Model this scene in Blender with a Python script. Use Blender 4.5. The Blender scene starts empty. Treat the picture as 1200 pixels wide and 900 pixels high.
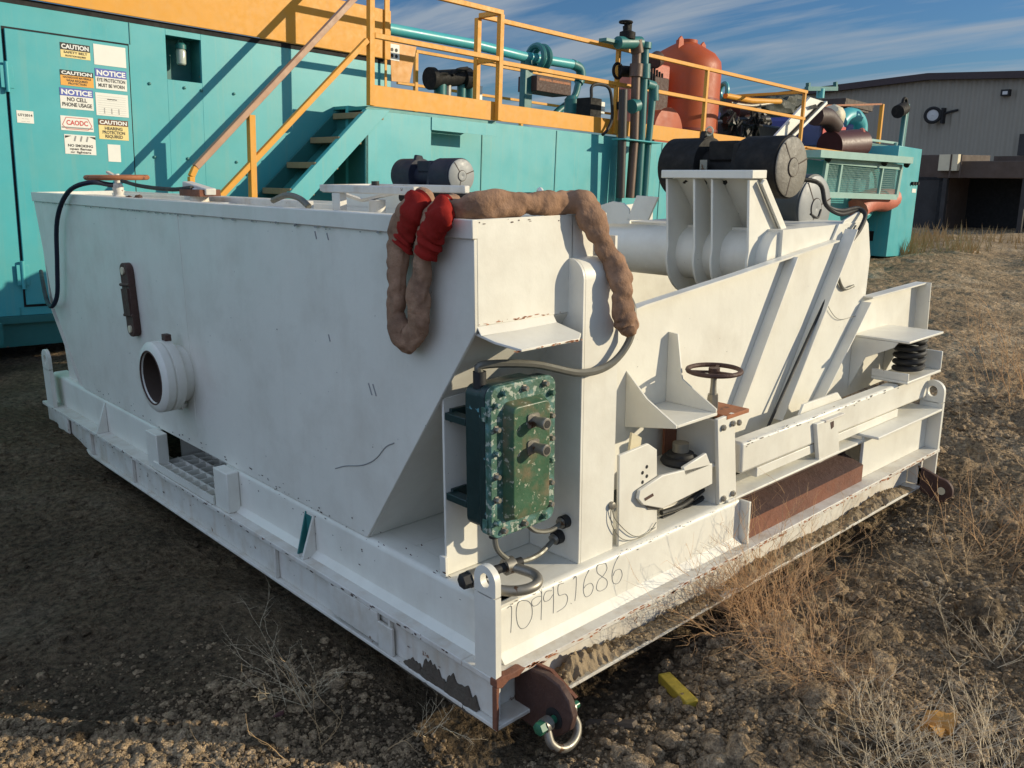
import bpy, math, random
import numpy as np
from mathutils import Vector, Matrix, noise
random.seed(7); rng = np.random.default_rng(11)
sc = bpy.context.scene
COL = sc.collection
# ------------------------------------------------------------------ camera
F, CX, CY = 1027.25, 600.0, 450.0            # focal length in photo pixels (1200 x 900)
yaw, pit, rol = (math.radians(a) for a in (46.9175, -13.8441, 0.0725))
fw = Vector((math.cos(pit)*math.cos(yaw), math.cos(pit)*math.sin(yaw), math.sin(pit)))
rt = Vector((math.sin(yaw), -math.cos(yaw), 0)); dn = fw.cross(rt)
r2 = math.cos(rol)*rt + math.sin(rol)*dn; d2 = -math.sin(rol)*rt + math.cos(rol)*dn
CAM = Vector((-1.545, -1.7217, 1.65))
cam = bpy.data.cameras.new('camera'); co = bpy.data.objects.new('camera', cam); COL.objects.link(co)
M3 = Matrix((r2, -d2, -fw)).transposed()
co.matrix_world = Matrix.Translation(CAM) @ M3.to_4x4()
cam.sensor_width = 36; cam.lens = 36*F/1200; cam.clip_start = .05; cam.clip_end = 2000
sc.camera = co
# ------------------------------------------------------------------ world and sun
SUN_AZ, SUN_EL = math.radians(-44), math.radians(16.5)
w = bpy.data.worlds.new('World'); sc.world = w; w.use_nodes = True
nt = w.node_tree; nt.nodes.clear()
def N(t, ty, **k):
    n = t.nodes.new(ty)
    for a, b in k.items():
        if a in n.inputs: n.inputs[a].default_value = b
        else: setattr(n, a, b)
    return n
out = N(nt, 'ShaderNodeOutputWorld'); bg = N(nt, 'ShaderNodeBackground'); bg.inputs['Strength'].default_value = .1
sky = N(nt, 'ShaderNodeTexSky'); sky.sky_type = 'NISHITA'; sky.sun_disc = False
sky.sun_elevation = SUN_EL; sky.sun_rotation = math.pi/2 - SUN_AZ; sky.air_density = 1.0; sky.dust_density = .6; sky.ozone_density = 2.5
tc = N(nt, 'ShaderNodeTexCoord'); sep = N(nt, 'ShaderNodeSeparateXYZ'); nt.links.new(tc.outputs['Generated'], sep.inputs[0])
# project the view direction on a cloud layer: (x, y) / (z + .12)
ad = N(nt, 'ShaderNodeMath', operation='ADD'); ad.inputs[1].default_value = .13; nt.links.new(sep.outputs[2], ad.inputs[0])
dx = N(nt, 'ShaderNodeMath', operation='DIVIDE'); nt.links.new(sep.outputs[0], dx.inputs[0]); nt.links.new(ad.outputs[0], dx.inputs[1])
dy = N(nt, 'ShaderNodeMath', operation='DIVIDE'); nt.links.new(sep.outputs[1], dy.inputs[0]); nt.links.new(ad.outputs[0], dy.inputs[1])
cb = N(nt, 'ShaderNodeCombineXYZ'); nt.links.new(dx.outputs[0], cb.inputs[0]); nt.links.new(dy.outputs[0], cb.inputs[1])
mp = N(nt, 'ShaderNodeMapping'); mp.inputs['Rotation'].default_value = (0, 0, math.radians(52)); mp.inputs['Scale'].default_value = (1.3, .34, 1); mp.inputs['Location'].default_value = (1.7, .6, 0)
nt.links.new(cb.outputs[0], mp.inputs[0])
nz = N(nt, 'ShaderNodeTexNoise'); nz.inputs['Scale'].default_value = 1.7; nz.inputs['Detail'].default_value = 9; nz.inputs['Roughness'].default_value = .56; nz.inputs['Distortion'].default_value = .5
nt.links.new(mp.outputs[0], nz.inputs['Vector'])
rp = N(nt, 'ShaderNodeValToRGB'); rp.color_ramp.elements[0].position = .44; rp.color_ramp.elements[1].position = .62
rp.color_ramp.elements[0].color = (0, 0, 0, 1); rp.color_ramp.elements[1].color = (.8, .8, .8, 1)
nt.links.new(nz.outputs[0], rp.inputs[0])
mx = N(nt, 'ShaderNodeMixRGB'); mx.inputs[2].default_value = (3.0, 3.5, 4.1, 1)
hs = N(nt, 'ShaderNodeMixRGB', blend_type='MULTIPLY'); hs.inputs[0].default_value = 1; hs.inputs[2].default_value = (.36, .56, .80, 1)
nt.links.new(sky.outputs[0], hs.inputs[1])
nt.links.new(rp.outputs[0], mx.inputs[0]); nt.links.new(hs.outputs[0], mx.inputs[1])
# added bright cloud bank out of view in the west, fills the shaded side
wb = N(nt, 'ShaderNodeVectorMath', operation='DOT_PRODUCT'); wb.inputs[1].default_value = (-.86, .10, .30); nt.links.new(tc.outputs['Generated'], wb.inputs[0])
wr_ = N(nt, 'ShaderNodeMapRange'); wr_.interpolation_type = 'SMOOTHSTEP'; wr_.inputs['From Min'].default_value = -.05; wr_.inputs['From Max'].default_value = .75; nt.links.new(wb.outputs['Value'], wr_.inputs[0])
wm = N(nt, 'ShaderNodeMixRGB'); wm.inputs[2].default_value = (4.8, 6.1, 8.6, 1); nt.links.new(wr_.outputs[0], wm.inputs[0]); nt.links.new(mx.outputs[0], wm.inputs[1])
nt.links.new(wm.outputs[0], bg.inputs[0]); nt.links.new(bg.outputs[0], out.inputs[0])
sl = bpy.data.lights.new('sun', 'SUN'); sl.energy = 4.2; sl.angle = math.radians(.5); sl.color = (1, .87, .64)
so = bpy.data.objects.new('sun', sl); COL.objects.link(so)
sd = Vector((math.cos(SUN_EL)*math.cos(SUN_AZ), math.cos(SUN_EL)*math.sin(SUN_AZ), math.sin(SUN_EL)))
so.rotation_euler = sd.to_track_quat('Z', 'Y').to_euler(); so.location = (3, -3, 6)
sc.view_settings.view_transform = 'Standard'; sc.view_settings.look = 'None'; sc.view_settings.gamma = 1
sc.view_settings.exposure = 0.18
sc.cycles.max_bounces = 6
# ------------------------------------------------------------------ frames: skid frame = world; yard frame = the plumb teal buildings
def ray(px, py): return r2*((px-CX)/F) + d2*((py-CY)/F) + fw
def at(px, py, ax, v):
    i = 'xyz'.index(ax); g = ray(px, py); return CAM + g*((v-CAM[i])/g[i])
e1 = ray(1620, 265).normalized(); up = -ray(485, 5000).normalized(); up = (up - e1*up.dot(e1)).normalized(); e2 = up.cross(e1)
KB = Matrix((e1, e2, up)).transposed().to_4x4(); KF = Matrix.Translation(CAM) @ KB
SF = Matrix.Identity(4)
def K(px, py, D):
    g = ray(px, py); t = D/g.dot(e2); return Vector((t*g.dot(e1), D, t*g.dot(up)))
FR = [SF]; WM = {}
# ------------------------------------------------------------------ materials
def mat(name, col, rough=.5, metal=0, spec=.5, var=0, var_scale=4, chips=None, chip_t=.62, chip_scale=18, dirt=None, dirt_amt=.4, bump=0, bump_scale=60, streak=None, streak_amt=.3, coat=0):
    m = bpy.data.materials.new(name); m.use_nodes = True; t = m.node_tree; b = t.nodes['Principled BSDF']
    b.inputs['Roughness'].default_value = rough; b.inputs['Metallic'].default_value = metal
    b.inputs['Specular IOR Level'].default_value = spec
    if coat: b.inputs['Coat Weight'].default_value = coat
    tcn = N(t, 'ShaderNodeTexCoord')
    rgb = N(t, 'ShaderNodeRGB'); rgb.outputs[0].default_value = (*col, 1); cur = rgb.outputs[0]
    def noisy(scale, detail=6, stretch=None, off=0):
        n = N(t, 'ShaderNodeTexNoise'); n.inputs['Scale'].default_value = scale; n.inputs['Detail'].default_value = detail; n.inputs['Roughness'].default_value = .62
        mpn = N(t, 'ShaderNodeMapping'); mpn.inputs['Location'].default_value = (off, off*1.3, off*.7)
        if stretch: mpn.inputs['Scale'].default_value = stretch
        t.links.new(tcn.outputs['Object'], mpn.inputs[0]); t.links.new(mpn.outputs[0], n.inputs['Vector']); return n.outputs[0]
    def ramp(s, a, bb, hi=1):
        r = N(t, 'ShaderNodeMapRange'); r.inputs['From Min'].default_value = a; r.inputs['From Max'].default_value = bb; r.inputs['To Max'].default_value = hi; r.clamp = True
        t.links.new(s, r.inputs[0]); return r.outputs[0]
    def mix(fac, c2, blend='MIX'):
        nonlocal cur
        x = N(t, 'ShaderNodeMixRGB', blend_type=blend); t.links.new(fac, x.inputs[0]); t.links.new(cur, x.inputs[1]); x.inputs[2].default_value = (*c2, 1); cur = x.outputs[0]
    if var:
        mix(ramp(noisy(var_scale), .35, .7, var), tuple(c*.55 for c in col))
        mix(ramp(noisy(var_scale*2.7, off=9), .5, .75, var*.6), tuple(min(1, c*1.25+.02) for c in col))
    if dirt: mix(ramp(noisy(var_scale*1.6, 9, off=3), .46, .72, dirt_amt), dirt)
    if streak: mix(ramp(noisy(1, 5, (16, 16, .9), off=5), .52, .8, streak_amt), streak)
    fac = None
    if chips:
        fac = ramp(noisy(chip_scale, 8, off=2), chip_t, chip_t+.025)
        mix(fac, chips)
    t.links.new(cur, b.inputs['Base Color'])
    rr = ramp(noisy(var_scale*3, off=7), .3, .8); r3 = N(t, 'ShaderNodeMapRange'); r3.inputs['To Min'].default_value = rough*.8; r3.inputs['To Max'].default_value = min(1, rough*1.3)
    t.links.new(rr, r3.inputs[0]); t.links.new(r3.outputs[0], b.inputs['Roughness'])
    if bump:
        bp = N(t, 'ShaderNodeBump'); bp.inputs['Strength'].default_value = bump; bp.inputs['Distance'].default_value = .01
        t.links.new(noisy(bump_scale, 6, off=4), bp.inputs['Height']); t.links.new(bp.outputs[0], b.inputs['Normal'])
    return m
WHITE = mat('white_paint', (.735, .712, .625), .42, var=.12, var_scale=3, chips=(.12, .07, .045), chip_t=.725, chip_scale=34, dirt=(.46, .41, .33), dirt_amt=.32, streak=(.55, .50, .41), streak_amt=.18, bump=.22, bump_scale=7)
WORN = mat('worn_white_paint', (.66, .63, .56), .55, var=.15, var_scale=5, chips=(.17, .075, .035), chip_t=.66, chip_scale=17, dirt=(.38, .30, .20), dirt_amt=.5, streak=(.42, .25, .12), streak_amt=.35, bump=.2, bump_scale=30)
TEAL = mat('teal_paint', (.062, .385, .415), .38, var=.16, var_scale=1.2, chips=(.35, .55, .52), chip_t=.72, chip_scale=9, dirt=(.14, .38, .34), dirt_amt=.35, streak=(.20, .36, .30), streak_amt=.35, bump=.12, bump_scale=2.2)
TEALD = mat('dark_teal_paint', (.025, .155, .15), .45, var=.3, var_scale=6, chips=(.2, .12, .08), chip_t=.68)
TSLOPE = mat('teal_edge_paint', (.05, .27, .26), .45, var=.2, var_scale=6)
YEL = mat('yellow_paint', (.69, .32, .035), .5, spec=.3, var=.12, var_scale=5, chips=(.35, .16, .06), chip_t=.72, chip_scale=14, dirt=(.62, .36, .12), dirt_amt=.35, streak=(.5, .27, .1), streak_amt=.3)
RUST = mat('rusty_steel', (.20, .075, .04), .85, var=.5, var_scale=5, dirt=(.10, .045, .03), dirt_amt=.6, bump=.4, bump_scale=70)
RUSTD = mat('dark_rusty_steel', (.075, .035, .025), .7, var=.6, var_scale=12, bump=.4)
RORANGE = mat('orange_rust', (.36, .13, .05), .7, var=.5, var_scale=14, chips=(.12, .05, .03), chip_t=.58)
BLACK = mat('black_paint', (.014, .013, .012), .7, spec=.2, var=.4, var_scale=9, dirt=(.06, .05, .04), dirt_amt=.35, bump=.1)
BLUEBLK = mat('blue_black_paint', (.014, .018, .035), .6, spec=.3, var=.4, dirt=(.05, .05, .06), dirt_amt=.3)
RUBBER = mat('black_rubber', (.018, .018, .018), .65, var=.3, bump=.1)
GCAP = mat('grey_cap_paint', (.20, .185, .155), .6, var=.3, var_scale=12, dirt=(.12, .10, .08), dirt_amt=.6, bump=.3)
GCAP2 = mat('pale_grey_cap_paint', (.26, .27, .27), .5, var=.3, var_scale=10)
GREEN = mat('green_enamel', (.045, .115, .060), .42, var=.5, var_scale=9, chips=(.36, .36, .27), chip_t=.60, chip_scale=46, dirt=(.24, .15, .085), dirt_amt=.75, bump=.15)
GREENW = mat('worn_green_enamel', (.055, .13, .085), .5, var=.5, var_scale=14, chips=(.36, .40, .33), chip_t=.55, chip_scale=48, dirt=(.12, .27, .28), dirt_amt=.8, bump=.35, bump_scale=40)
DGREEN = mat('dark_green_enamel', (.012, .034, .032), .4, var=.5, var_scale=14, chips=(.12, .3, .33), chip_t=.66)
STEEL = mat('weathered_steel', (.28, .26, .22), .45, metal=.6, var=.4, var_scale=16, chips=(.12, .07, .04), chip_t=.6)
CONDUIT = mat('grey_conduit', (.16, .155, .13), .5, metal=.3, var=.3, var_scale=20)
CLOTH = mat('tan_hose_cloth', (.36, .215, .135), .9, spec=.15, var=.6, var_scale=7, dirt=(.13, .075, .05), dirt_amt=.9, bump=1, bump_scale=22)
REDC = mat('red_cloth', (.26, .018, .013), .9, spec=.1, var=.25, var_scale=14, bump=.3, bump_scale=60)
REDV = mat('orange_red_paint', (.43, .078, .018), .5, spec=.3, var=.2, var_scale=3, dirt=(.3, .08, .05), dirt_amt=.4)
PINK = mat('faded_red_paint', (.55, .16, .10), .6, var=.5, var_scale=14)
MUDD = mat('shaded_mud', (.105, .085, .065), .95, spec=.1, var=.4, var_scale=20, bump=.9, bump_scale=60)  # darker copy of the mud, with shade put into its colour
MUD = mat('dried_mud', (.34, .26, .165), .95, spec=.1, var=.4, var_scale=20, bump=.9, bump_scale=80)
STEP = mat('stair_tread', (.30, .22, .12), .8, var=.4, var_scale=12)
HOLE = mat('dark_interior', (.012, .012, .012), .9)
GRAYIN = mat('pipe_lining', (.06, .038, .026), .7, var=.4)
SIGNW = mat('sign_white', (.74, .73, .66), .5, var=.1, var_scale=8); SIGNY = mat('sign_yellow', (.78, .62, .25), .5, var=.15, var_scale=9)
SIGNO = mat('sign_orange', (.75, .36, .05), .5, var=.15); SIGNB = mat('sign_blue', (.07, .10, .38), .5); INK = mat('black_ink', (.02, .02, .018), .6); INKW = mat('white_ink', (.78, .78, .74), .6)
INKR = mat('red_ink', (.55, .06, .05), .6); INKG = mat('grey_ink', (.25, .25, .24), .6)
SIDING = mat('grey_siding', (.245, .222, .172), .55, var=.12, var_scale=.4, streak=(.22, .2, .17), streak_amt=.3)
ROOF = mat('dark_trim', (.035, .02, .02), .6); BROWN = mat('brown_boards', (.085, .058, .042), .85, var=.5, var_scale=1.5); DARK = mat('charcoal_boards', (.035, .032, .03), .9, var=.4, var_scale=1)
CREAM = mat('cream_paint', (.62, .55, .38), .6, var=.2)
BLUE = mat('blue_paint', (.035, .04, .20), .4, var=.3, var_scale=7); PURP = mat('pale_blue_paint', (.22, .24, .42), .5, var=.3, var_scale=9)
MAROON = mat('maroon_paint', (.075, .018, .015), .5, var=.3, var_scale=7)
TWIG = mat('dry_twig', (.56, .38, .20), .8, spec=.2, var=.4, var_scale=9); TWIGR = mat('reddish_dry_twig', (.60, .37, .19), .85, spec=.2, var=.4, var_scale=9)
TWIGP = mat('pale_dry_twig', (.66, .54, .36), .8, spec=.2, var=.3)
GRASS = mat('dry_grass', (.50, .33, .15), .85, spec=.15, var=.5, var_scale=2)
PAPER = mat('ochre_paper', (.60, .30, .07), .8, var=.4, var_scale=20); WOODY = mat('yellow_painted_timber', (.38, .28, .03), .6, var=.4, var_scale=18, chips=(.2, .14, .06), chip_t=.6, bump=.3)
WOOD = mat('grey_timber', (.13, .10, .07), .9, var=.5, var_scale=12, bump=.4)
GLASS = mat('jar_glass', (.45, .50, .42), .15, spec=.8, var=.3)
def soil_mat(nm='dry_soil', k_=1.12):
    m = bpy.data.materials.new(nm); m.use_nodes = True; t = m.node_tree; b = t.nodes['Principled BSDF']
    b.inputs['Roughness'].default_value = .95; b.inputs['Specular IOR Level'].default_value = .12
    g = N(t, 'ShaderNodeNewGeometry')
    def nn(s, d=8): 
        n = N(t, 'ShaderNodeTexNoise'); n.inputs['Scale'].default_value = s; n.inputs['Detail'].default_value = d; n.inputs['Roughness'].default_value = .65; t.links.new(g.outputs['Position'], n.inputs['Vector']); return n.outputs[0]
    r = N(t, 'ShaderNodeValToRGB'); e = r.color_ramp.elements; e[0].position = .3; e[0].color = (.085*k_, .066*k_, .045*k_, 1); e[1].position = .72; e[1].color = (.21*k_, .168*k_, .117*k_, 1)
    k = e.new(.5); k.color = (.142*k_, .104*k_, .065*k_, 1)
    t.links.new(nn(1.3), r.inputs[0])
    r_ = N(t, 'ShaderNodeValToRGB'); e = r_.color_ramp.elements; e[0].position = .36; e[0].color = (.30, .29, .28, 1); e[1].position = .64; e[1].color = (1.5, 1.45, 1.35, 1)
    t.links.new(nn(34), r_.inputs[0])
    x = N(t, 'ShaderNodeMixRGB', blend_type='MULTIPLY'); x.inputs[0].default_value = .75; t.links.new(r.outputs[0], x.inputs[1]); t.links.new(r_.outputs[0], x.inputs[2])
    if nm == 'dry_soil':   # sunlight put into the colour: soil paled in noisy patches towards the east
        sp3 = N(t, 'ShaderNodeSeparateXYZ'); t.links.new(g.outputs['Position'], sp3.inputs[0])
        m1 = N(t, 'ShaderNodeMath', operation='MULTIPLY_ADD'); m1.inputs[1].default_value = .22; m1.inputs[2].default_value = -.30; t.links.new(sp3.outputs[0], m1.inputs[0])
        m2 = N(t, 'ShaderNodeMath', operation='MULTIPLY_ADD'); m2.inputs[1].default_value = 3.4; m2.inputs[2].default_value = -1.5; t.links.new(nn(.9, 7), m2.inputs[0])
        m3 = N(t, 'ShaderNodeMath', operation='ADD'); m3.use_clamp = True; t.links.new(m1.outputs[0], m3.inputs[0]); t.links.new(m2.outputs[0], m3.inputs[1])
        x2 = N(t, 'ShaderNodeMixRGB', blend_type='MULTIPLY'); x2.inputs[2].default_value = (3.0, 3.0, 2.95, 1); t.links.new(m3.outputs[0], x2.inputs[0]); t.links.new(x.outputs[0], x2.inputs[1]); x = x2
    t.links.new(x.outputs[0], b.inputs['Base Color'])
    bp = N(t, 'ShaderNodeBump'); bp.inputs['Strength'].default_value = 1; bp.inputs['Distance'].default_value = .03; t.links.new(nn(46, 10), bp.inputs['Height'])
    bp2 = N(t, 'ShaderNodeBump'); bp2.inputs['Strength'].default_value = 1; bp2.inputs['Distance'].default_value = .2; t.links.new(nn(5, 6), bp2.inputs['Height']); t.links.new(bp.outputs[0], bp2.inputs['Normal'])
    t.links.new(bp2.outputs[0], b.inputs['Normal']); return m
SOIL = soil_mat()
CLOD = soil_mat('pale_sunlit_soil', 3.3)  # paler copy of the soil, sunlight on the clods put into its colour
# ------------------------------------------------------------------ mesh builder
def perp(d):
    d = d.normalized(); a = Vector((0, 0, 1)) if abs(d.z) < .9 else Vector((1, 0, 0)); u = d.cross(a).normalized(); return u, d.cross(u).normalized()
def smooth_path(P, k=6):
    P = [Vector(p) for p in P]
    if len(P) < 3 or k < 2: return P
    Q = [P[0]*2-P[1]] + P + [P[-1]*2-P[-2]]; o = []
    for i in range(1, len(Q)-2):
        for j in range(k):
            t = j/k; a, b, c, d = Q[i-1], Q[i], Q[i+1], Q[i+2]
            o.append(.5*((2*b)+(c-a)*t+(2*a-5*b+4*c-d)*t*t+(3*b-a-3*c+d)*t**3))
    return o+[P[-1]]
class MB:
    def __init__(s): s.v = []; s.f = []
    def add(s, vs, fs):
        n = len(s.v); s.v += [Vector(v) for v in vs]; s.f += [tuple(i+n for i in f) for f in fs]; return s
    def box(s, a, b):            # two opposite corners
        a, b = Vector(a), Vector(b); x0, x1 = sorted((a.x, b.x)); y0, y1 = sorted((a.y, b.y)); z0, z1 = sorted((a.z, b.z))
        return s.add([(x0,y0,z0),(x1,y0,z0),(x1,y1,z0),(x0,y1,z0),(x0,y0,z1),(x1,y0,z1),(x1,y1,z1),(x0,y1,z1)],
                     [(0,3,2,1),(4,5,6,7),(0,1,5,4),(1,2,6,5),(2,3,7,6),(3,0,4,7)])
    def prism(s, poly, vec):     # planar polygon swept by vec
        p = [Vector(q) for q in poly]; v = Vector(vec); n = len(p)
        nrm = Vector((0,0,0))
        for i in range(n): nrm += p[i].cross(p[(i+1) % n])
        if nrm.dot(v) > 0: p.reverse()
        return s.add(p+[q+v for q in p], [tuple(range(n)), tuple(range(2*n-1, n-1, -1))]+[(i, i+n, (i+1) % n+n, (i+1) % n) for i in range(n)])
    def bar(s, a, b, w, h=None, u=None):  # rectangular bar a->b
        a, b = Vector(a), Vector(b); h = h or w; d = (b-a).normalized()
        if u is None or Vector(u).cross(d).length < .05: p, q = perp(d)
        else: q = (Vector(u)-d*Vector(u).dot(d)).normalized(); p = d.cross(q)
        r = [p*(w/2)+q*(h/2), -p*(w/2)+q*(h/2), -p*(w/2)-q*(h/2), p*(w/2)-q*(h/2)]
        return s.prism([a+x for x in r], b-a)
    def tube(s, path, r, n=10, k=5, cap=True):
        P = smooth_path(path, k); m = len(P); rr = r if callable(r) else (lambda t: r)
        rings = []; u = None
        for i, p in enumerate(P):
            d = (P[min(i+1, m-1)]-P[max(i-1, 0)])
            d = d.normalized() if d.length > 1e-9 else Vector((0,0,1))
            if u is None: u, _ = perp(d)
            u = (u-d*u.dot(d)).normalized(); v = d.cross(u); R = rr(i/(m-1))
            rings.append([p+(u*math.cos(6.28318*j/n)+v*math.sin(6.28318*j/n))*R for j in range(n)])
        vs = [q for g in rings for q in g]; fs = [(i*n+j, i*n+(j+1) % n, (i+1)*n+(j+1) % n, (i+1)*n+j) for i in range(m-1) for j in range(n)]
        if cap: fs += [tuple(range(n-1, -1, -1)), tuple((m-1)*n+j for j in range(n))]
        return s.add(vs, fs)
    def cyl(s, a, b, r, n=20, r2_=None):
        a, b = Vector(a), Vector(b); R2 = r if r2_ is None else r2_
        return s.tube([a, b], lambda t: r+(R2-r)*t, n, 1)
    def lathe(s, o, ax, prof, n=28):      # prof: (distance along axis, radius)
        o, ax = Vector(o), Vector(ax).normalized(); u, v = perp(ax); m = len(prof)
        vs = [o+ax*h+(u*math.cos(6.28318*j/n)+v*math.sin(6.28318*j/n))*max(r, 1e-4) for h, r in prof for j in range(n)]
        return s.add(vs, [(i*n+j, i*n+(j+1) % n, (i+1)*n+(j+1) % n, (i+1)*n+j) for i in range(m-1) for j in range(n)])
    def torus(s, o, ax, R, r, n=36, k=10):
        o, ax = Vector(o), Vector(ax).normalized(); u, v = perp(ax); vs = []
        for i in range(n):
            a = 6.28318*i/n; d = u*math.cos(a)+v*math.sin(a)
            vs += [o+d*(R+r*math.cos(6.28318*j/k))+ax*(r*math.sin(6.28318*j/k)) for j in range(k)]
        return s.add(vs, [(i*k+j, i*k+(j+1) % k, ((i+1) % n)*k+(j+1) % k, ((i+1) % n)*k+j) for i in range(n) for j in range(k)])
    def ball(s, c, r, jitter=0, sub=1, sq=(1, 1, 1)):
        vs, fs = ICO[sub]; 
        s.add([Vector(c)+Vector((v[0]*sq[0], v[1]*sq[1], v[2]*sq[2]))*r*(1+jitter*(random.random()-.5)) for v in vs], fs); return s
    def build(s, name, m, parent=None, bevel=0, smooth=True, W=None):
        me = bpy.data.meshes.new(name)
        inv = (WM[parent.name] if parent else (W or SF)).inverted() @ FR[0]
        me.from_pydata([inv @ v for v in s.v], [], s.f); me.update(); me.materials.append(m)
        o = bpy.data.objects.new(name, me); COL.objects.link(o)
        if parent: o.parent = parent; WM[o.name] = WM[parent.name]
        else:
            if W: o.matrix_world = W
            WM[o.name] = W or SF
        if smooth:
            for p in me.polygons: p.use_smooth = True
            me.set_sharp_from_angle(angle=math.radians(38))
        if bevel:
            b = o.modifiers.new('bevel', 'BEVEL'); b.width = bevel; b.segments = 2; b.limit_method = 'ANGLE'; b.angle_limit = math.radians(40); b.harden_normals = False
        return o
def ico(sub):
    t = (1+5**.5)/2; v = [Vector(p).normalized() for p in [(-1,t,0),(1,t,0),(-1,-t,0),(1,-t,0),(0,-1,t),(0,1,t),(0,-1,-t),(0,1,-t),(t,0,-1),(t,0,1),(-t,0,-1),(-t,0,1)]]
    f = [(0,11,5),(0,5,1),(0,1,7),(0,7,10),(0,10,11),(1,5,9),(5,11,4),(11,10,2),(10,7,6),(7,1,8),(3,9,4),(3,4,2),(3,2,6),(3,6,8),(3,8,9),(4,9,5),(2,4,11),(6,2,10),(8,6,7),(9,8,1)]
    for _ in range(sub):
        c = {}; nf = []
        def mid(a, b):
            k = (min(a,b), max(a,b))
            if k not in c: v.append((v[a]+v[b]).normalized()); c[k] = len(v)-1
            return c[k]
        for a, b, d in f: x, y, z = mid(a,b), mid(b,d), mid(d,a); nf += [(a,x,z),(b,y,x),(d,z,y),(x,y,z)]
        f = nf
    return [tuple(p) for p in v], f
ICO = {0: ico(0), 1: ico(1), 2: ico(2)}
def tag(o, label=None, cat=None, group=None, kind=None):
    if label: o['label'] = label
    if cat: o['category'] = cat
    if group: o['group'] = group
    if kind: o['kind'] = kind
    return o
def thing(name, loc, label, cat, group=None):    # loc in the current frame
    o = bpy.data.objects.new(name, None); COL.objects.link(o); o.empty_display_size = .1
    W = FR[0] @ Matrix.Translation(Vector(loc)); o.matrix_world = W; WM[o.name] = W
    return tag(o, label, cat, group)
def one(mb, name, m, label, cat, loc, group=None, bevel=0):   # a thing that is one mesh
    return tag(mb.build(name, m, None, bevel, W=FR[0] @ Matrix.Translation(Vector(loc))), label, cat, group)
def text(body, o, ux, uz, size, m, parent, bold=.02, name='lettering', align='CENTER', squeeze=1, width=None):
    # flat lettering centred at o, running along ux, up along uz (current frame)
    c = bpy.data.curves.new('t', 'FONT'); c.body = body; c.size = 1; c.align_x = align; c.offset = bold; c.resolution_u = 3
    ob = bpy.data.objects.new('t', c); COL.objects.link(ob); bpy.context.view_layer.update()
    me = bpy.data.meshes.new_from_object(ob); bpy.data.objects.remove(ob)
    xs = [v.co.x for v in me.vertices]; sq = squeeze
    if width: sq = width/size/max(1e-3, max(xs)-min(xs))
    ux, uz = Vector(ux).normalized(), Vector(uz).normalized(); mb = MB()
    mb.add([Vector(o)+ux*(v.co.x*size*sq)+uz*(v.co.y*size) for v in me.vertices], [tuple(p.vertices) for p in me.polygons])
    bpy.data.meshes.remove(me)
    return mb.build(name, m, parent, smooth=False)
X, Y, Z = Vector((1,0,0)), Vector((0,1,0)), Vector((0,0,1))
# ================================================================== GROUND
def sstep(t): t = np.clip(t, 0, 1); return t*t*(3-2*t)
_tab = rng.random((256, 256))
def vnoise(x, y):
    xi = np.floor(x).astype(int); yi = np.floor(y).astype(int); fx = x-xi; fy = y-yi; fx = fx*fx*(3-2*fx); fy = fy*fy*(3-2*fy)
    g = lambda a, b: _tab[a & 255, b & 255]
    return (g(xi,yi)*(1-fx)+g(xi+1,yi)*fx)*(1-fy)+(g(xi,yi+1)*(1-fx)+g(xi+1,yi+1)*fx)*fy-.5
def rot(x, y, a): c, s = math.cos(a), math.sin(a); return x*c-y*s, x*s+y*c
def fbm(x, y, f, o=5, g=.5, ridge=False):
    r = 0; a = 1
    for i in range(o):
        X_, Y_ = rot(x*f+i*17.3, y*f+i*9.1, .7*i); n = vnoise(X_, Y_)
        if ridge: n = .5-2*np.abs(n)
        r = r+a*n; a *= g; f *= 2.03
    return r
def gh(x, y):
    x = np.asarray(x, float); y = np.asarray(y, float)
    base = .24*sstep((y-2.5)/3)*sstep((11-x)/8) - .10*sstep((x-6)/14)*sstep((y+1)/3)
    rough = sstep((.9-y)/.8)*sstep((x+1.6)/.8) + .45*sstep((x-3)/1.0); rough = np.clip(rough, .12, 1)      # rubble in front and to the right
    left = sstep((-x+.1)/.4)*sstep((y-.7)/.5); rough = rough*(1-.75*left)
    d = (.11-.075*sstep((x-4)/5))*fbm(x, y, .55, 3) + rough*(.06*fbm(x, y, 2.2, 3)+.034*np.abs(fbm(x, y, 6.5, 5, .6)) + .010*fbm(x, y, 30, 3, .6)) + .030*np.abs(fbm(x, y, 5, 5, .62))*sstep((x-2.6)/1.5) + .012*fbm(x, y, 7, 4) + .006*fbm(x, y, 28, 3)
    # wheel ruts running away at the right
    rut = np.sin((x*.35-y)*2.1+2*fbm(x, y, .3, 2))
    d += .05*rut*sstep((x-3.4)/2)*sstep((26-x)/10)+.05*fbm(x, y, 1.6, 4)*sstep((x-3.4)/2)
    d += .02*np.sin(y*9+3*fbm(x, y, .8, 2))*left*.35
    inside = sstep((x+.22)/.35)*sstep((3.55-x)/.3)*sstep((y+.22)/.35)*sstep((4.9-y)/.4)
    near = sstep(1-np.hypot(x+.1, y+.1)/1.0)
    return base + d - .035 - .07*inside - .055*near
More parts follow.
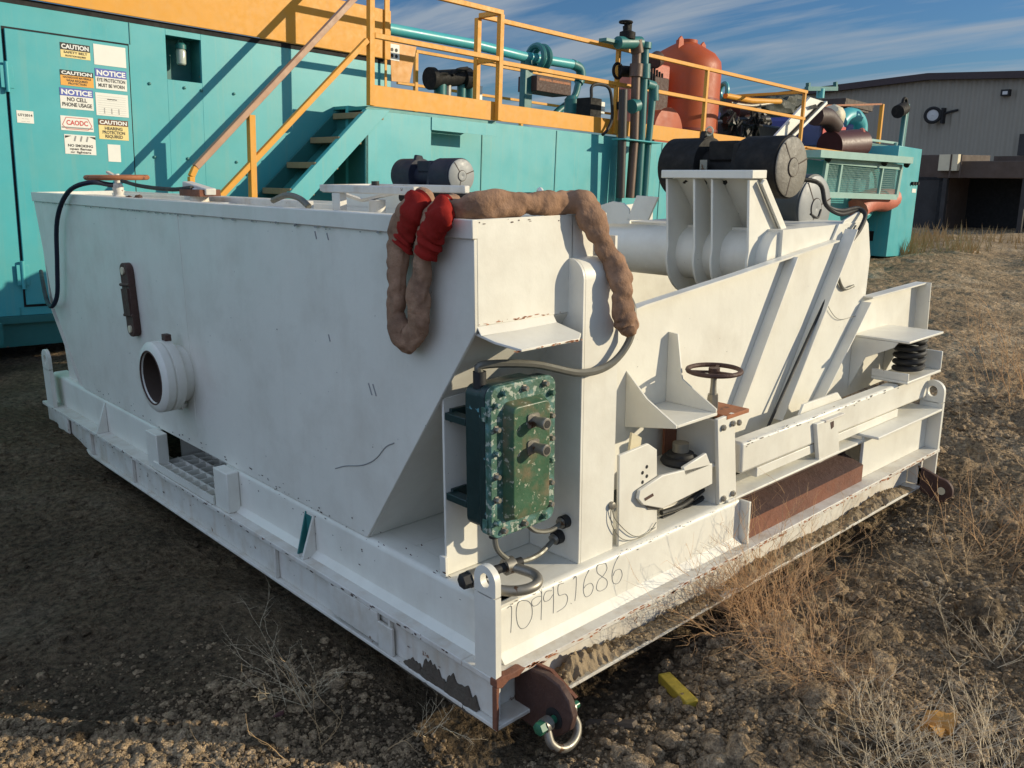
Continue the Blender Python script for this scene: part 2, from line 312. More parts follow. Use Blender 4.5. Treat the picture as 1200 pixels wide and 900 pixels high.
def ground():
    fovh = math.radians(40); na = 820
    a1 = np.linspace(yaw-fovh, yaw+fovh, na); a2 = np.linspace(yaw+fovh, yaw-fovh+2*math.pi, 62)[1:-1]
    ang = np.concatenate([a1, a2]); rad = np.concatenate([[.02, .3], np.geomspace(.75, 22, 880), np.geomspace(23, 900, 45)])
    A, R = np.meshgrid(ang, rad); x = CAM.x+R*np.cos(A); y = CAM.y+R*np.sin(A)
    fade = sstep((60-R)/30); z = gh(x, y)*fade
    V = np.stack([x, y, z], -1).reshape(-1, 3); n = len(ang); m = len(rad)
    i = np.arange(m-1)[:, None]*n; j = np.arange(n)[None]; jn = (j+1) % n
    Fc = np.stack([i+j, i+n+j, i+n+jn, i+jn], -1).reshape(-1, 4)
    me = bpy.data.meshes.new('ground'); me.vertices.add(len(V)); me.vertices.foreach_set('co', V.ravel())
    me.loops.add(Fc.size); me.loops.foreach_set('vertex_index', Fc.ravel()); me.polygons.add(len(Fc)); me.polygons.foreach_set('loop_start', np.arange(0, Fc.size, 4)); 
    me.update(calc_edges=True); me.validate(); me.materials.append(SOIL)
    me.polygons.foreach_set('use_smooth', np.ones(len(me.polygons), bool))
    o = bpy.data.objects.new('ground', me); COL.objects.link(o); o['kind'] = 'structure'
    if me.polygons[len(me.polygons)//2].normal.z < 0: me.flip_normals()
ground()
def clods(name, n, region, smin, smax, label, power=2.4):
    V0, F0 = ICO[1]; V0 = np.array(V0); F0 = np.array(F0); vs = []; fs = []; c = 0
    while c < n:
        x, y = region()
        if random.random() > .12+1.6*max(0, float(vnoise(np.array(x*2.6), np.array(y*2.6)))+.28): continue
        if 0 < x < 3.2 and y > .03 and y < 4.4: continue
        s = smin*(1 if random.random() > .004 else 1.8)*(1-random.random()*(1-(smin/smax)**power))**(-1/power)
        v = V0*(1+.55*(rng.random((len(V0), 1))-.5))*np.array([1, .7+.5*random.random(), .5+.4*random.random()])
        a = random.random()*6.28; v = np.stack([v[:, 0]*math.cos(a)-v[:, 1]*math.sin(a), v[:, 0]*math.sin(a)+v[:, 1]*math.cos(a), v[:, 2]], -1)
        z = float(gh(x, y)); vs.append(v*s+np.array([x, y, z+s*.22])); fs.append(F0+c*len(V0)); c += 1
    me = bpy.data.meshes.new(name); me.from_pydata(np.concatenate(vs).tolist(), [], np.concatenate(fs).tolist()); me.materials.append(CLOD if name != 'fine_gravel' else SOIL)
    for p in me.polygons: p.use_smooth = True
    me.set_sharp_from_angle(angle=math.radians(50))
    o = bpy.data.objects.new(name, me); COL.objects.link(o); tag(o, label, 'gravel', kind='stuff')
def reg_front():
    while True:
        a = yaw+math.radians(random.uniform(-36, 36)); r = random.uniform(1.0, 3.2)
        x, y = CAM.x+r*math.cos(a), CAM.y+r*math.sin(a)
        if y < .15 or x < .0:
            if x < -.05 and y > .9 and random.random() < .8: continue
            return x, y
def reg_right():
    while True:
        a = yaw-math.radians(random.uniform(0, 36)); r = 2.2+5*random.random()**1.5
        x, y = CAM.x+r*math.cos(a), CAM.y+r*math.sin(a)
        return x, y
def reg_left():
    while True:
        a = yaw+math.radians(random.uniform(2, 36)); r = random.uniform(1.8, 6.5)
        x, y = CAM.x+r*math.cos(a), CAM.y+r*math.sin(a)
        if x < 0: return x, y
clods('soil_clods', 26000, reg_front, .003, .032, 'crumbly clods of dry soil in front of the white skid')
def reg_strip():
    while True:
        px, py = random.uniform(-40, 620), random.uniform(828, 960); p = at(px, py, 'z', 0)
        if random.random() < .8 or py < 870: return p.x, p.y
clods('loose_crumbs', 16000, reg_strip, .0025, .020, 'fine pale crumbs of soil in the sunlit strip before the near corner', 2.2)
clods('rubble', 15000, reg_right, .004, .065, 'lumps of earth scattered along the right of the skid')
clods('fine_gravel', 3000, reg_left, .004, .02, 'fine gravel on the shaded ground left of the skid', 3)
GRAYM = mat('grey_motor_paint', (.07, .075, .07), .5, var=.4, dirt=(.12, .10, .08), dirt_amt=.4)
GREENS = mat('green_pin_paint', (.02, .13, .07), .35, var=.4)
# ================================================================== WHITE SHAKER SKID (one machine)
XE, YE = 3.24, 4.44     # right and far ends of the base
shk = thing('shale_shaker', (0, 0, 0), 'white vibrating mud shaker on a steel skid, large sloping tank and rusted runners', 'shaker')
# --- lower runners: I beams all round
b = MB()
# front (right-hand side in the photo) runner, y = 0
b.box((0, 0, .152), (XE, .16, .172)); b.box((0, 0, 0), (XE, .16, .014)); b.box((.037, .075, .0145), (XE-.05, .09, .1515))
b.build('runner', WORN, shk, .003)
b = MB()
b.box((0, .162, .1515), (.15, YE, .1715)); b.box((0, .162, 0), (.15, YE, .014)); b.box((.022, .02, .0145), (.036, YE-.02, .151))
for y in (.55, 1.35, 2.9, 3.55): b.box((.004, y, .0145), (.0215, y+.012, .151))
b.box((.001, .62, .03), (.014, .93, .150)); b.box((.001, .535, .0145), (.013, .62, .12)); b.box((.001, 3.95, .03), (.014, 4.15, .150))
b.build('runner', WORN, shk, .003)
b = MB(); b.box((XE-.16, .162, .152), (XE, YE, .172)); b.box((XE-.16, .162, 0), (XE, YE, .014)); b.box((XE-.09, .162, .0145), (XE-.075, YE, .151)); b.build('runner', WORN, shk, .003)
b = MB(); b.box((.152, YE-.16, .152), (XE-.162, YE, .172)); b.box((.152, YE-.09, .0), (XE-.162, YE-.075, .151)); b.build('runner', WORN, shk, .003)
# --- upper channels with rounded top edge: profile swept
def channel(p0, p1, inward, zb=.1722, zt=.36, r=.022, dep=.09, th=.012, feet=True):
    # outer face through p0->p1, top flange going inward
    prof = [(0, zb), (0, zt-r)] + [(r-r*math.cos(a), zt-r+r*math.sin(a)) for a in (.4, .8, 1.2)] + [(r, zt), (dep, zt), (dep, zt-th), (th+.006, zt-th), (th, zt-th-.006), (th, zb)]
    p0, p1, n = Vector(p0), Vector(p1), Vector(inward)
    return [p0+n*u+Z*z for u, z in prof], p1-p0
b = MB(); pr_, v_ = channel((.072, .07, 0), (1.385, .07, 0), Y); b.prism(pr_, v_)
b.build('front_channel', WHITE, shk)
b = MB(); pr_, v_ = channel((.07, .072, 0), (.07, 1.895, 0), X); b.prism(pr_, v_); pr_, v_ = channel((.07, 2.64, 0), (.07, 4.40, 0), X); b.prism(pr_, v_)
b.box((.162, 2.64, .3495), (.40, 4.3, .3595))
b.build('side_channel', WHITE, shk)
# weld fillet: sloping cove between web and runner flange, long light strip
b = MB(); b.prism([(.076, .07, .1725), (.076, .045, .1725), (.076, .07, .20)], (1.3, 0, 0)); b.prism([(.07, .08, .1718), (.045, .08, .1718), (.07, .08, .195)], (0, 1.9, 0)); b.build('weld_fillet', WHITE, shk)
# deck plates
b = MB(); b.box((.162, .095, .3485), (1.385, .60, .3590)); b.box((.162, .601, .3485), (.62, 1.89, .3590)); b.build('deck_plate', WHITE, shk)
b = MB(); b.box((.63, .66, .10), (3.1, 4.3, .30)); b.build('sump_box', WORN, shk)
# stiffener brackets on the left channel
for y, dz, w_ in ((2.54, .03, .14), (1.765, .02, .135)):
    b = MB(); b.box((.012, y, .1722), (.069, y+w_, .352+dz*.2)); b.build('post', WHITE, shk, .004)
b = MB(); b.prism([(.068, 1.13, .1722), (.008, 1.13, .1722), (.068, 1.13, .34)], (0, .012, 0)); b.build('stiffener', WORN, shk)
b = MB(); b.prism([(.068, 1.19, .1722), (.022, 1.19, .1722), (.068, 1.19, .34)], (0, .008, 0)); b.build('stiffener', TEALD, shk)
b = MB(); b.prism([(.066, 1.143, .19), (.066, 1.189, .19), (.066, 1.189, .33), (.066, 1.143, .33)], (.003, 0, 0)); b.build('blue_patch', TEALD, shk)
b = MB(); b.prism([(.068, 3.42, .1722), (.004, 3.42, .1722), (.068, 3.42, .345)], (0, .02, 0)); b.build('stiffener', WHITE, shk)
# opening with grating
b = MB(); b.box((.40, 1.90, .1725), (.412, 2.635, .347)); b.box((.1725, 1.89, .10), (.60, 1.90, .347)); b.box((.1725, 2.637, .10), (.6, 2.647, .347)); b.build('opening_lining', WHITE, shk)
g = MB()
for i in range(9): g.box((.015, 1.935+i*.08, .181), (.39, 1.942+i*.08, .208))
for i in range(5): g.box((.06+i*.07, 1.92, .183), (.066+i*.07, 2.60, .207))
g.box((.006, 1.91, .176), (.014, 2.60, .211)); g.build('grating', WHITE, shk)
b = MB(); b.box((.086, 1.901, .1725), (.3995, 2.63, .1742)); b.build('grating_floor', HOLE, shk)
# --- lifting lugs
def lug(x0, x1, y0, y1, zt, ax, nm='lifting_lug', zb=.1725):
    # plate with a rounded eye; ax = plate thickness axis
    ring = []; R = abs((y1-y0) if ax == 'x' else (x1-x0))/2; cz = zt-R; mb = MB()
    cu = (y0+y1)/2 if ax == 'x' else (x0+x1)/2
    P = lambda u, z, t: Vector((t, u, z)) if ax == 'x' else Vector((u, t, z))
    t0, t1 = (x0, x1) if ax == 'x' else (y0, y1)
    n = 24; outer = []; inner = []
    for i in range(n):
        a = 2*math.pi*i/n; c, s = math.cos(a), math.sin(a)
        inner.append((cu+R*.42*c, cz+R*.5*s))
        if s >= -.01: outer.append((cu+R*c, cz+R*s))
        else:
            outer.append((cu+(R if c > 0 else -R)*(1 if abs(c) > .01 else 0)*min(1, abs(c)*2.2), cz-R*1.0 if abs(c) < .45 else cz+R*s))
    vs = [P(u, z, t) for t in (t0, t1) for u, z in outer+inner]; m = 2*n; fs = []
    for i in range(n):
        j = (i+1) % n
        fs += [(i, j, n+j, n+i), (m+i, m+n+i, m+n+j, m+j), (i, m+i, m+j, j), (n+i, n+j, m+n+j, m+n+i)]
    mb.add(vs, fs)
    mb.prism([P(cu-R, zb, t0), P(cu+R, zb, t0), P(cu+R, cz-R*.95, t0), P(cu-R, cz-R*.95, t0)], P(0, 0, t1)-P(0, 0, t0))
    return mb.build(nm, WHITE, shk)
lug(.002, .024, .004, .098, .525, 'x'); lug(.002, .024, 4.20, 4.33, .54, 'x')
lug(3.215, 3.238, .004, .125, .545, 'x')
# --- right part of the front: open I section with rusty channel, end plate
b = MB(); b.box((1.39, .03, .1722), (1.405, .12, .352)); b.build('web_plate', WHITE, shk, .002)
b = MB(); b.box((2.47, .075, .1722), (3.213, .09, .385)); b.build('web_plate', WHITE, shk, .002)
b = MB(); b.box((1.30, .0705, .3605), (2.46, .22, .3715)); b.box((2.463, .004, .386), (3.213, .17, .399)); b.build('top_flange', WHITE, shk, .003)
b = MB(); b.box((1.42, .055, .1725), (2.44, .066, .255)); b.build('rusty_channel', RUST, shk)
b = MB(); b.prism([(1.42, .055, .2555), (1.42, .155, .290), (1.42, .158, .282), (1.42, .058, .2476)], (1.02, 0, 0)); b.build('rusty_channel', RUSTD, shk)
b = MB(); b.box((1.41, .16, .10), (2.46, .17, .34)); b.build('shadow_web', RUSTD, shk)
for xa_ in (3.02, 3.215): b = MB(); b.box((xa_, .004, .02), (xa_+.016, .07, .15)); b.build('end_stiffener', WORN, shk)
# towing eyes: rusty pear shaped plates
def tow(p, q, rr, m, name='towing_eye', hole=True):
    # plate from rectangle edge p..q (vertical edge on the frame) out along -y
    return
def eye_plate(x, y0, z0, z1, yo, zo, R, th, name):
    mb = MB(); n = 14; a0 = math.radians(80); pts = [(y0, z1), (y0, z0)]
    for i in range(n+1):
        a = math.radians(-115+205*i/n); pts.append((yo-R*math.cos(a), zo+R*math.sin(a)))
    mb.prism([(x, u, z) for u, z in pts], (th, 0, 0)); e = mb.build(name, RUSTD, shk, .004); return e
b = MB(); b.prism([(.14, y, z) for y, z in ((.072, .150), (.02, .150), (-.06, .162), (-.12, .152), (-.160, .118), (-.178, .07), (-.165, .02), (-.12, -.025), (-.05, -.05), (.072, -.04))], (.028, 0, 0)); e = b.build('towing_eye', RUSTD, shk, .006)
q = MB(); q.prism([(.168, .072, .152), (.168, -.06, .164), (.168, -.165, .118), (.168, -.05, .05), (.168, .072, .03)], (.012, 0, 0)); q.build('eye_rib', RUST, e)
b = MB(); b.lathe((.1395, -.105, .035), (-1, 0, 0), [(0, .034), (.002, .034), (.002, .012), (0, .012)]); b.build('eye_ring', HOLE, e)
e = eye_plate(3.02, .02, .0, .12, -.10, .015, .065, .025, 'towing_eye')
b = MB(); b.lathe((3.019, -.11, .015), (-1, 0, 0), [(0, .02), (.003, .02), (.003, .001)]); b.build('pin_head', CREAM, e)
b = MB(); b.prism([(-.003, -.004, .150), (.02, -.004, .140), (.05, -.004, .156), (.09, -.004, .152), (.12, -.004, .168), (.10, -.004, .177), (.06, -.004, .174), (.03, -.004, .1785), (-.003, -.004, .174)], (0, .03, 0)); b.prism([(-.003, -.003, .005), (.006, -.003, .0), (.010, -.003, .07), (.006, -.003, .10), (.012, -.003, .145), (-.003, -.003, .150)], (0, .02, 0)); b.build('rust_scab', RUST, shk, .003)
A_X0, YP_, LZ = 1.43, .34, 1.168
# --- header tank
YA, YB, ZT = .167, 4.335, 1.51
XB = .62
t = MB()
# left end plate polygon in x=.075 (slopes in at both ends)
Lp = [(.075, YA, ZT-.055), (.075, YA, 1.19), (.075, .774, .3605), (.075, 3.80, .3605), (.075, 4.19, .80), (.075, YB, ZT-.055)]
t.prism(Lp, (.012, 0, 0)); t.build('tank_wall', WHITE, shk, .002)
b = MB(); b.box((.066, YA-.004, ZT-.0545), (.087, YB+.005, ZT)); b.build('tank_rim', WHITE, shk, .003)
b = MB(); b.box((.0875, YA, 1.205), (.483, YA+.012, ZT)); b.prism([(.0875, YA, 1.204), (.0875, YA+.012, 1.204), (.0875, .786, .3605), (.0875, .772, .3605)], (.53, 0, 0)); b.build('front_wall', WHITE, shk, .002)
b = MB(); b.box((.0875, 4.30, .8), (.62, 4.312, ZT)); b.prism([(.0875, 4.30, .79), (.0875, 4.312, .79), (.0875, 3.93, .3605), (.0875, 3.918, .3605)], (.53, 0, 0)); b.box((.61, .19, .40), (.62, 4.29, ZT-.004)); b.build('back_wall', WHITE, shk)
b = MB(); b.box((.0875, .18, 1.44), (.609, 4.298, 1.452)); b.build('tank_cover', WHITE, shk)
b = MB(); b.box((.0875, .185, 1.496), (.14, 4.298, 1.508)); b.box((.50, .3, 1.453), (.53, 4.2, 1.50)); b.build('top_angle', WHITE, shk)
# outer gusset at the far end of the tank (tapered side plate)
b = MB(); b.prism([(.11, 4.20, 1.2), (.11, 4.27, 1.2), (.11, 4.18, .3605), (.11, 3.86, .3605), (.11, 4.22, .82)], (.012, 0, 0)); b.build('far_gusset', WHITE, shk)
# column at the right of the tank: bent front plate + side plate with rounded top
YC = .105; XC0, XC1 = .466, .64
arc = [(YA - (YA-YC)*math.sin(a), 1.312+.065*math.cos(a)) for a in [i*math.pi/16 for i in range(9)]]
side = [(XC0, YC, .3605)] + [(XC0, y, z) for y, z in reversed(arc)] + [(XC0, YA-.001, .3605)]
side = [(XC0, YC, .3605), (XC0, YC, 1.312)] + [(XC0, y, z) for y, z in reversed(arc[:-1])] + [(XC0, .34, 1.0), (XC0, .34, .3605)]
b = MB(); b.prism(side, (.012, 0, 0)); b.build('column_side', WHITE, shk, .002)
prof = [(YC, .3605), (YC, 1.312)] + [(y, z) for y, z in reversed(arc[:-1])] + [(YA, ZT)]
b = MB(); n = len(prof); vs = []
for x in (XC0+.0125, XC1):
    for o_ in (0, .012): vs += [(x, y+o_, z) for y, z in prof]
fs = []
for i in range(n-1): fs += [(i, 2*n+i, 2*n+i+1, i+1), (n+i, n+i+1, 3*n+i+1, 3*n+i), (2*n+i, 3*n+i, 3*n+i+1, 2*n+i+1), (i, i+1, n+i+1, n+i)]
fs += [(n-1, 3*n-1, 4*n-1, 2*n-1)]; fs[-1] = (n-1, 2*n-1, 4*n-1, 3*n-1)
b.add(vs, fs); b.build('column_front', WHITE, shk)
b = MB(); b.box((XC1-.012, YC+.013, .3605), (XC1-.001, .34, 1.44)); b.build('column_side', WHITE, shk)
# mounting plate behind the green box
b = MB(); b.prism([(.092, .34, .3605), (.465, .34, .3605), (.465, .34, .99), (.092, .34, .955)], (0, .01, 0)); b.box((.078, .33, .3605), (.0915, .36, .43)); b.build('mounting_plate', WHITE, shk, .002)
# ledge under the front wall with bent lips
b = MB(); l0 = [at(562, 392, 'z', 1.165), ]
LZ = 1.168
ledge = [(.085, .185, LZ+.02), (.098, .105, LZ), (.12, .02, LZ-.012), (.36, .02, LZ-.012), (.405, .055, LZ-.006), (.40, .165, LZ+.018)]
b.prism(ledge, (0, 0, -.008)); b.prism([(.085, .169, 1.206), (.40, .169, 1.206), (.40, .15, LZ+.012), (.085, .15, LZ+.012)], (0, .004, 0)); b.build('ledge', WHITE, shk, .002)
# vertical pipe union on the left wall
o = at(214, 437, 'x', .0745); pu = MB()
R = .166
pu.lathe(o, (-1, 0, 0), [(0, R*.80), (.042, R*.82), (.050, R*.98), (.056, R), (.090, R), (.094, R*.95), (.098, R*.95), (.102, R), (.134, R), (.146, R*.93), (.150, R*.76), (.14, R*.72), (.06, R*.70), (.03, R*.68), (.0, R*.66)], 40)
pipe = pu.build('outlet_pipe', WHITE, shk)
b = MB(); b.lathe(o, (-1, 0, 0), [(.005, .001), (.006, R*.66), (.139, R*.715)], 36); b.build('pipe_lining', GRAYIN, pipe)
b = MB(); b.box(o+Vector((-.075, -.022, R*.98)), o+Vector((-.045, .022, R+.028))); b.build('clamp_lug', RUSTD, pipe, .003)
b = MB(); b.torus(o+Vector((-.149, 0, 0)), (1, 0, 0), R*.75, .004, 40, 6); b.build('seal_ring', RUSTD, pipe)
b = MB(); b.ball(o+Vector((-.03, -.03, -R*.9)), .022, .5); b.build('weld_lump', WORN, pipe)
# rusty link
a0, a1 = at(149, 317, 'x', .06), at(158, 385, 'x', .06)
lk = MB(); dv = (a1-a0).normalized(); sv = Vector((0, dv.z, -dv.y)).normalized(); pts = []
for c_, s0 in ((a0, 1), (a1, -1)):
    for i in range(9):
        a = math.radians(20*i)+(0 if s0 > 0 else math.pi); pts.append(c_+sv*.052*math.cos(a)*1.0-dv*.04*math.sin(a)*1.0-X*.02)
lk.prism(pts, (.034, 0, 0)); link = lk.build('tie_link', RUSTD, shk, .003)
b = MB(); b.bar(a0+dv*.09-X*.012, a1-dv*.07-X*.012, .085, .034, X); b.build('wrap', RUSTD, link)
b = MB(); b.cyl(a0-X*.028, a0, .019); b.build('pin', CREAM, link); b = MB(); b.cyl(a1-X*.028, a1, .019); b.build('pin', CREAM, link)
b = MB(); b.cyl(a0+dv*.07-sv*.06-X*.02, a0+dv*.07+sv*.06-X*.02, .008); b.build('clip', RUSTD, link); b = MB(); b.cyl(a1-dv*.07-sv*.06-X*.02, a1-dv*.07+sv*.06-X*.02, .008); b.build('clip', RUSTD, link)
# scratches, letter-like ticks and stains on the left wall
b = MB()
for P in ([(393, 549), (405, 546), (425, 545), (440, 538), (452, 524), (462, 519)],): b.tube([at(*p, 'x', .0745) for p in P], .0022, 5)
for P in ([(355, 600), (372, 612), (395, 622), (415, 632)],): pass
for (p, q) in (((432, 449), (436, 463)), ((437, 450), (441, 464)), ((369, 271), (371, 280)), ((383, 273), (385, 281)), ((385, 392), (387, 400)), ((210, 440), (211, 440))): 
    if p[0] > 215: b.tube([at(*p, 'x', .0745), at(*q, 'x', .0745)], .0028, 5, 1)
b.build('scratch', INKG, shk)
# painted number on the front channel
num = MB(); ST = []
def stroke(P, k=4): num.tube([at(580+x/7.5, 640+y/7.5, 'y', .0695) for x, y in P], .0011, 5, k)
for P in ([(110,545),(145,528),(146,640),(140,760)], [(245,475),(205,500),(188,580),(200,680),(235,725),(285,700),(325,620),(325,530),(295,485),(245,475)],
          [(415,440),(370,445),(325,480),(335,525),(375,515),(412,470)], [(412,380),(410,520),(406,648)],
          [(500,390),(450,400),(428,450),(440,485),(480,470),(512,425)], [(514,355),(516,480),(513,590)],
          [(605,325),(558,345),(562,430),(620,420),(640,460),(615,530),(545,580)], [(668,500),(671,505)], [(690,290),(715,270),(712,400),(703,480)],
          [(830,205),(790,290),(778,390),(800,445),(845,420),(865,360),(845,325),(800,345),(783,370)],
          [(975,150),(905,170),(900,230),(940,265),(985,300),(980,360),(925,395),(893,370),(910,300),(950,262),(985,200),(975,150)],
          [(1108,60),(1060,140),(1030,240),(1040,320),(1085,325),(1118,260),(1105,205),(1060,215),(1038,260)], [(690,270),(712,262)]): stroke(P, 4)
num.build('painted_number', INKG, shk)
# dried mud in the lower runners
m_ = MB()
def ridge(x0, x1, hf, n=240, c=9):
    vs = []; fs = []
    for i in range(n+1):
        x = x0+(x1-x0)*i/n
        for j in range(c+1):
            t = j/c; y = -.006+.079*t; p = Vector((x, y, 0)); e_ = max(0., math.sin(math.pi*(t*.75+.10)))**.6*min(1, 6*min(i, n-i)/n+.1)
            h = hf(i/n)*e_*(.75+.7*noise.noise(p*14)+.55*noise.noise(p*45)) + .006*noise.noise(p*110)
            vs.append((x+.004*noise.noise(p*60), y+.006*noise.noise(p*50+Vector((3, 1, 0)))*(1 if j else .6), .012+max(0, h)))
    for i in range(n):
        for j in range(c): fs.append((i*(c+1)+j, (i+1)*(c+1)+j, (i+1)*(c+1)+j+1, i*(c+1)+j+1))
    m_.add(vs, fs)
ridge(.19, 1.20, lambda t: .038+.022*math.sin(t*5+1)); ridge(1.3, 2.95, lambda t: .035+.015*math.sin(t*9), 300)
def mudline(f, n, s0, s1, fill):
    for i in range(n):
        t = random.random(); p = f(t); s = s0+(s1-s0)*random.random()**2
        m_.ball(p+Vector((0, 0, s*.3))+Vector((random.random()-.5, random.random()-.5, random.random()*.6))*s*.8, s, .55, 1, (1, .8, .7))
mudline(lambda t: Vector((.20+.95*t, .01+.055*random.random(), .015+.022*random.random()*(1+.6*math.sin(t*19)))), 500, .0025, .009, 0)
mudline(lambda t: Vector((1.2+1.7*t, .015+.05*random.random(), .015)), 380, .003, .010, 0)
m_.build('dried_mud', MUD, shk)
m_ = MB()
def slab(y0, y1, zf, x=.012):
    n = 130; vs = []; fs = []
    for i in range(n+1):
        y = y0+(y1-y0)*i/n; h = zf(i/n)*(.75+.6*noise.noise(Vector((y*16, 3, 1)))+.35*noise.noise(Vector((y*55, 1, 2))))
        vs += [(x-.012+.006*noise.noise(Vector((y*30, 0, 0))), y, -.004), (x-.004, y, h*.6), (x+.004, y, h), (.021, y, h*1.03), (.021, y, .0)]
    for i in range(n):
        for k in range(4): fs.append((i*5+k, (i+1)*5+k, (i+1)*5+k+1, i*5+k+1))
    m_.add(vs, fs)
slab(.10, .50, lambda t: .085*math.sin(math.pi*min(1, t*.86+.14))**.5)
m_.build('mud_slab', MUDD, shk)
# chipped paint and rust specks along edges and seams
def chips(p, q, nrm, n, s, m, name, spread=.006, ln=2.2):
    p, q, nrm = Vector(p), Vector(q), Vector(nrm).normalized(); d = (q-p).normalized(); u = nrm.cross(d); mb = MB()
    for i in range(n):
        c = p+(q-p)*random.random()+u*random.gauss(0, spread)+nrm*.0006; a, h = s*random.uniform(.4, ln), s*random.uniform(.3, .9); k = random.randint(5, 7)
        mb.add([c+d*a*math.cos(6.28*j/k)*random.uniform(.6, 1.1)+u*h*math.sin(6.28*j/k)*random.uniform(.6, 1.1) for j in range(k)], [tuple(range(k))])
    return tag(mb.build(name, m, shk, smooth=False), kind='stuff')
chips((.066, YA, ZT-.058), (.066, YB, ZT-.058), (-1, 0, 0), 70, .005, INKG, 'chipped_paint', .002, 3.5)
chips((.074, YA+.02, 1.0), (.074, 3.9, .8), (-1, 0, 0), 46, .0035, INKG, 'chipped_paint', .22, 1.5)
chips((.074, .30, .385), (.074, 3.7, .385), (-1, 0, 0), 60, .005, RUSTD, 'chipped_paint', .012, 2.5)
chips((.0695, .2, .33), (.0695, 1.8, .33), (-1, 0, 0), 30, .004, RUSTD, 'chipped_paint', .05, 2)
chips((.0, .1, .1605), (.0, 4.3, .1605), (-1, 0, 0), 70, .005, RUSTD, 'chipped_paint', .004, 4)
chips((.0195, .25, .09), (.0195, 4.2, .09), (-1, 0, 0), 34, .005, RUSTD, 'chipped_paint', .035, 3)
chips((.05, .0, .162), (3.2, .0, .162), (0, -1, 0), 170, .005, RORANGE, 'edge_rust', .005, 5)
chips((.1, .0745, .145), (3.1, .0745, .145), (0, -1, 0), 90, .006, RORANGE, 'edge_rust', .004, 6)
chips((.1, .0695, .354), (1.3, .0695, .354), (0, -1, 0), 26, .003, RUSTD, 'edge_rust', .006, 3)
chips((.085, .0195, LZ-.016), (.37, .0195, LZ-.016), (0, -1, 0), 22, .0035, RORANGE, 'edge_rust', .001, 4)
chips((.09, YA-.0005, ZT-.008), (.47, YA-.0005, ZT-.008), (0, -1, 0), 9, .0028, RUSTD, 'edge_rust', .004, 3)
chips((.09, YA-.0005, 1.211), (.44, YA-.0005, 1.211), (0, -1, 0), 26, .003, RORANGE, 'edge_rust', .002, 5)
chips((A_X0, .0945, .572), (3.2, .0945, .572), (0, -1, 0), 60, .0045, STEEL, 'edge_rust', .006, 4)
chips((.66, YP_-.0006, 1.0), (2.9, YP_-.0006, .9), (0, -1, 0), 26, .003, INKG, 'chipped_paint', .2, 1.5)
b = MB(); q_ = at(212, 300, 'x', .074); b.box((.0738, q_.y-.002, .42), (.075, q_.y+.002, ZT-.056)); b.build('weld_seam', WHITE, shk)
# --- green electrical box
BX0, BX1, BZ0, BZ1 = .083, .355, .557, 1.033
def rrect(x0, x1, z0, z1, r, y, n=4):
    P = []
    for cx_, cz_, a0 in ((x1-r, z1-r, 0), (x0+r, z1-r, 90), (x0+r, z0+r, 180), (x1-r, z0+r, 270)):
        for i in range(n+1): a = math.radians(a0+90*i/n); P.append((cx_+r*math.cos(a), y, cz_+r*math.sin(a)))
    return P
b = MB(); b.prism(rrect(BX0+.012, BX1-.012, BZ0+.012, BZ1-.012, .03, .165), (0, .075, 0)); b.prism(rrect(BX0, BX1, BZ0, BZ1, .035, .138), (0, .026, 0)); box = b.build('control_box', DGREEN, shk, .004)
b = MB(); b.prism(rrect(BX0, BX1, BZ0, BZ1, .035, .1115), (0, .0255, 0)); lid = b.build('box_lid', GREENW, box, .004)
b = MB(); P0 = rrect(BX0+.048, BX1-.048, BZ0+.048, BZ1-.052, .022, .111); P1 = rrect(BX0+.060, BX1-.060, BZ0+.060, BZ1-.064, .02, .076); n = len(P0)
b.add(P0+P1, [(i, (i+1) % n, n+(i+1) % n, n+i) for i in range(n)]+[tuple(range(n, 2*n))]); b.build('raised_panel', GREEN, box, .003)
bm_ = []
W_, H_ = BX1-BX0, BZ1-BZ0
for i in range(3): bm_ += [(BX0+.05+i*(W_-.1)/2, BZ1-.022), (BX0+.05+i*(W_-.1)/2, BZ0+.022)]
for i in range(6): bm_ += [(BX0+.022, BZ0+.055+i*(H_-.11)/5), (BX1-.022, BZ0+.055+i*(H_-.11)/5)]
for x, z in bm_:
    q = MB(); q.lathe((x, .1113, z), (0, -1, 0), [(0, .0125), (.003, .0125), (.003, .009), (.014, .009), (.016, .007), (.016, .001)], 6); q.build('bolt', random.choice([GREENW, STEEL, GREENW]), box)
for z in (.915, .833):
    x = .228
    q = MB(); q.prism(rrect(x-.03, x+.018, z-.02, z+.024, .008, .0755), (0, -.004, 0)); q.build('button_base', STEEL, box)
    q = MB(); q.lathe((x, .0715, z), (0, -1, 0), [(0, .0165), (.030, .0165), (.034, .0185), (.048, .0185), (.050, .016), (.050, .001)], 20); bt = q.build('push_button', STEEL, box)
    q = MB(); q.lathe((x, .0213, z), (0, -1, 0), [(0, .012), (.001, .012), (.0012, .001)], 16); q.build('button_face', INK, bt)
for z in (.90, .635):
    q = MB(); q.box((BX0+.012, .2405, z-.012), (BX0+.05, .3395, z+.012)); q.box((BX0+.03, .328, z-.022), (BX0+.10, .3395, z+.022)); q.cyl((BX0+.03, .322, z), (BX0+.03, .338, z), .012); q.build('bracket', DGREEN, box, .002)
for z in (.95, .60):
    q = MB(); q.box((BX0-.006, .125, z-.022), (BX0-.0005, .145, z+.022)); q.build('hinge', GREENW, box, .001)
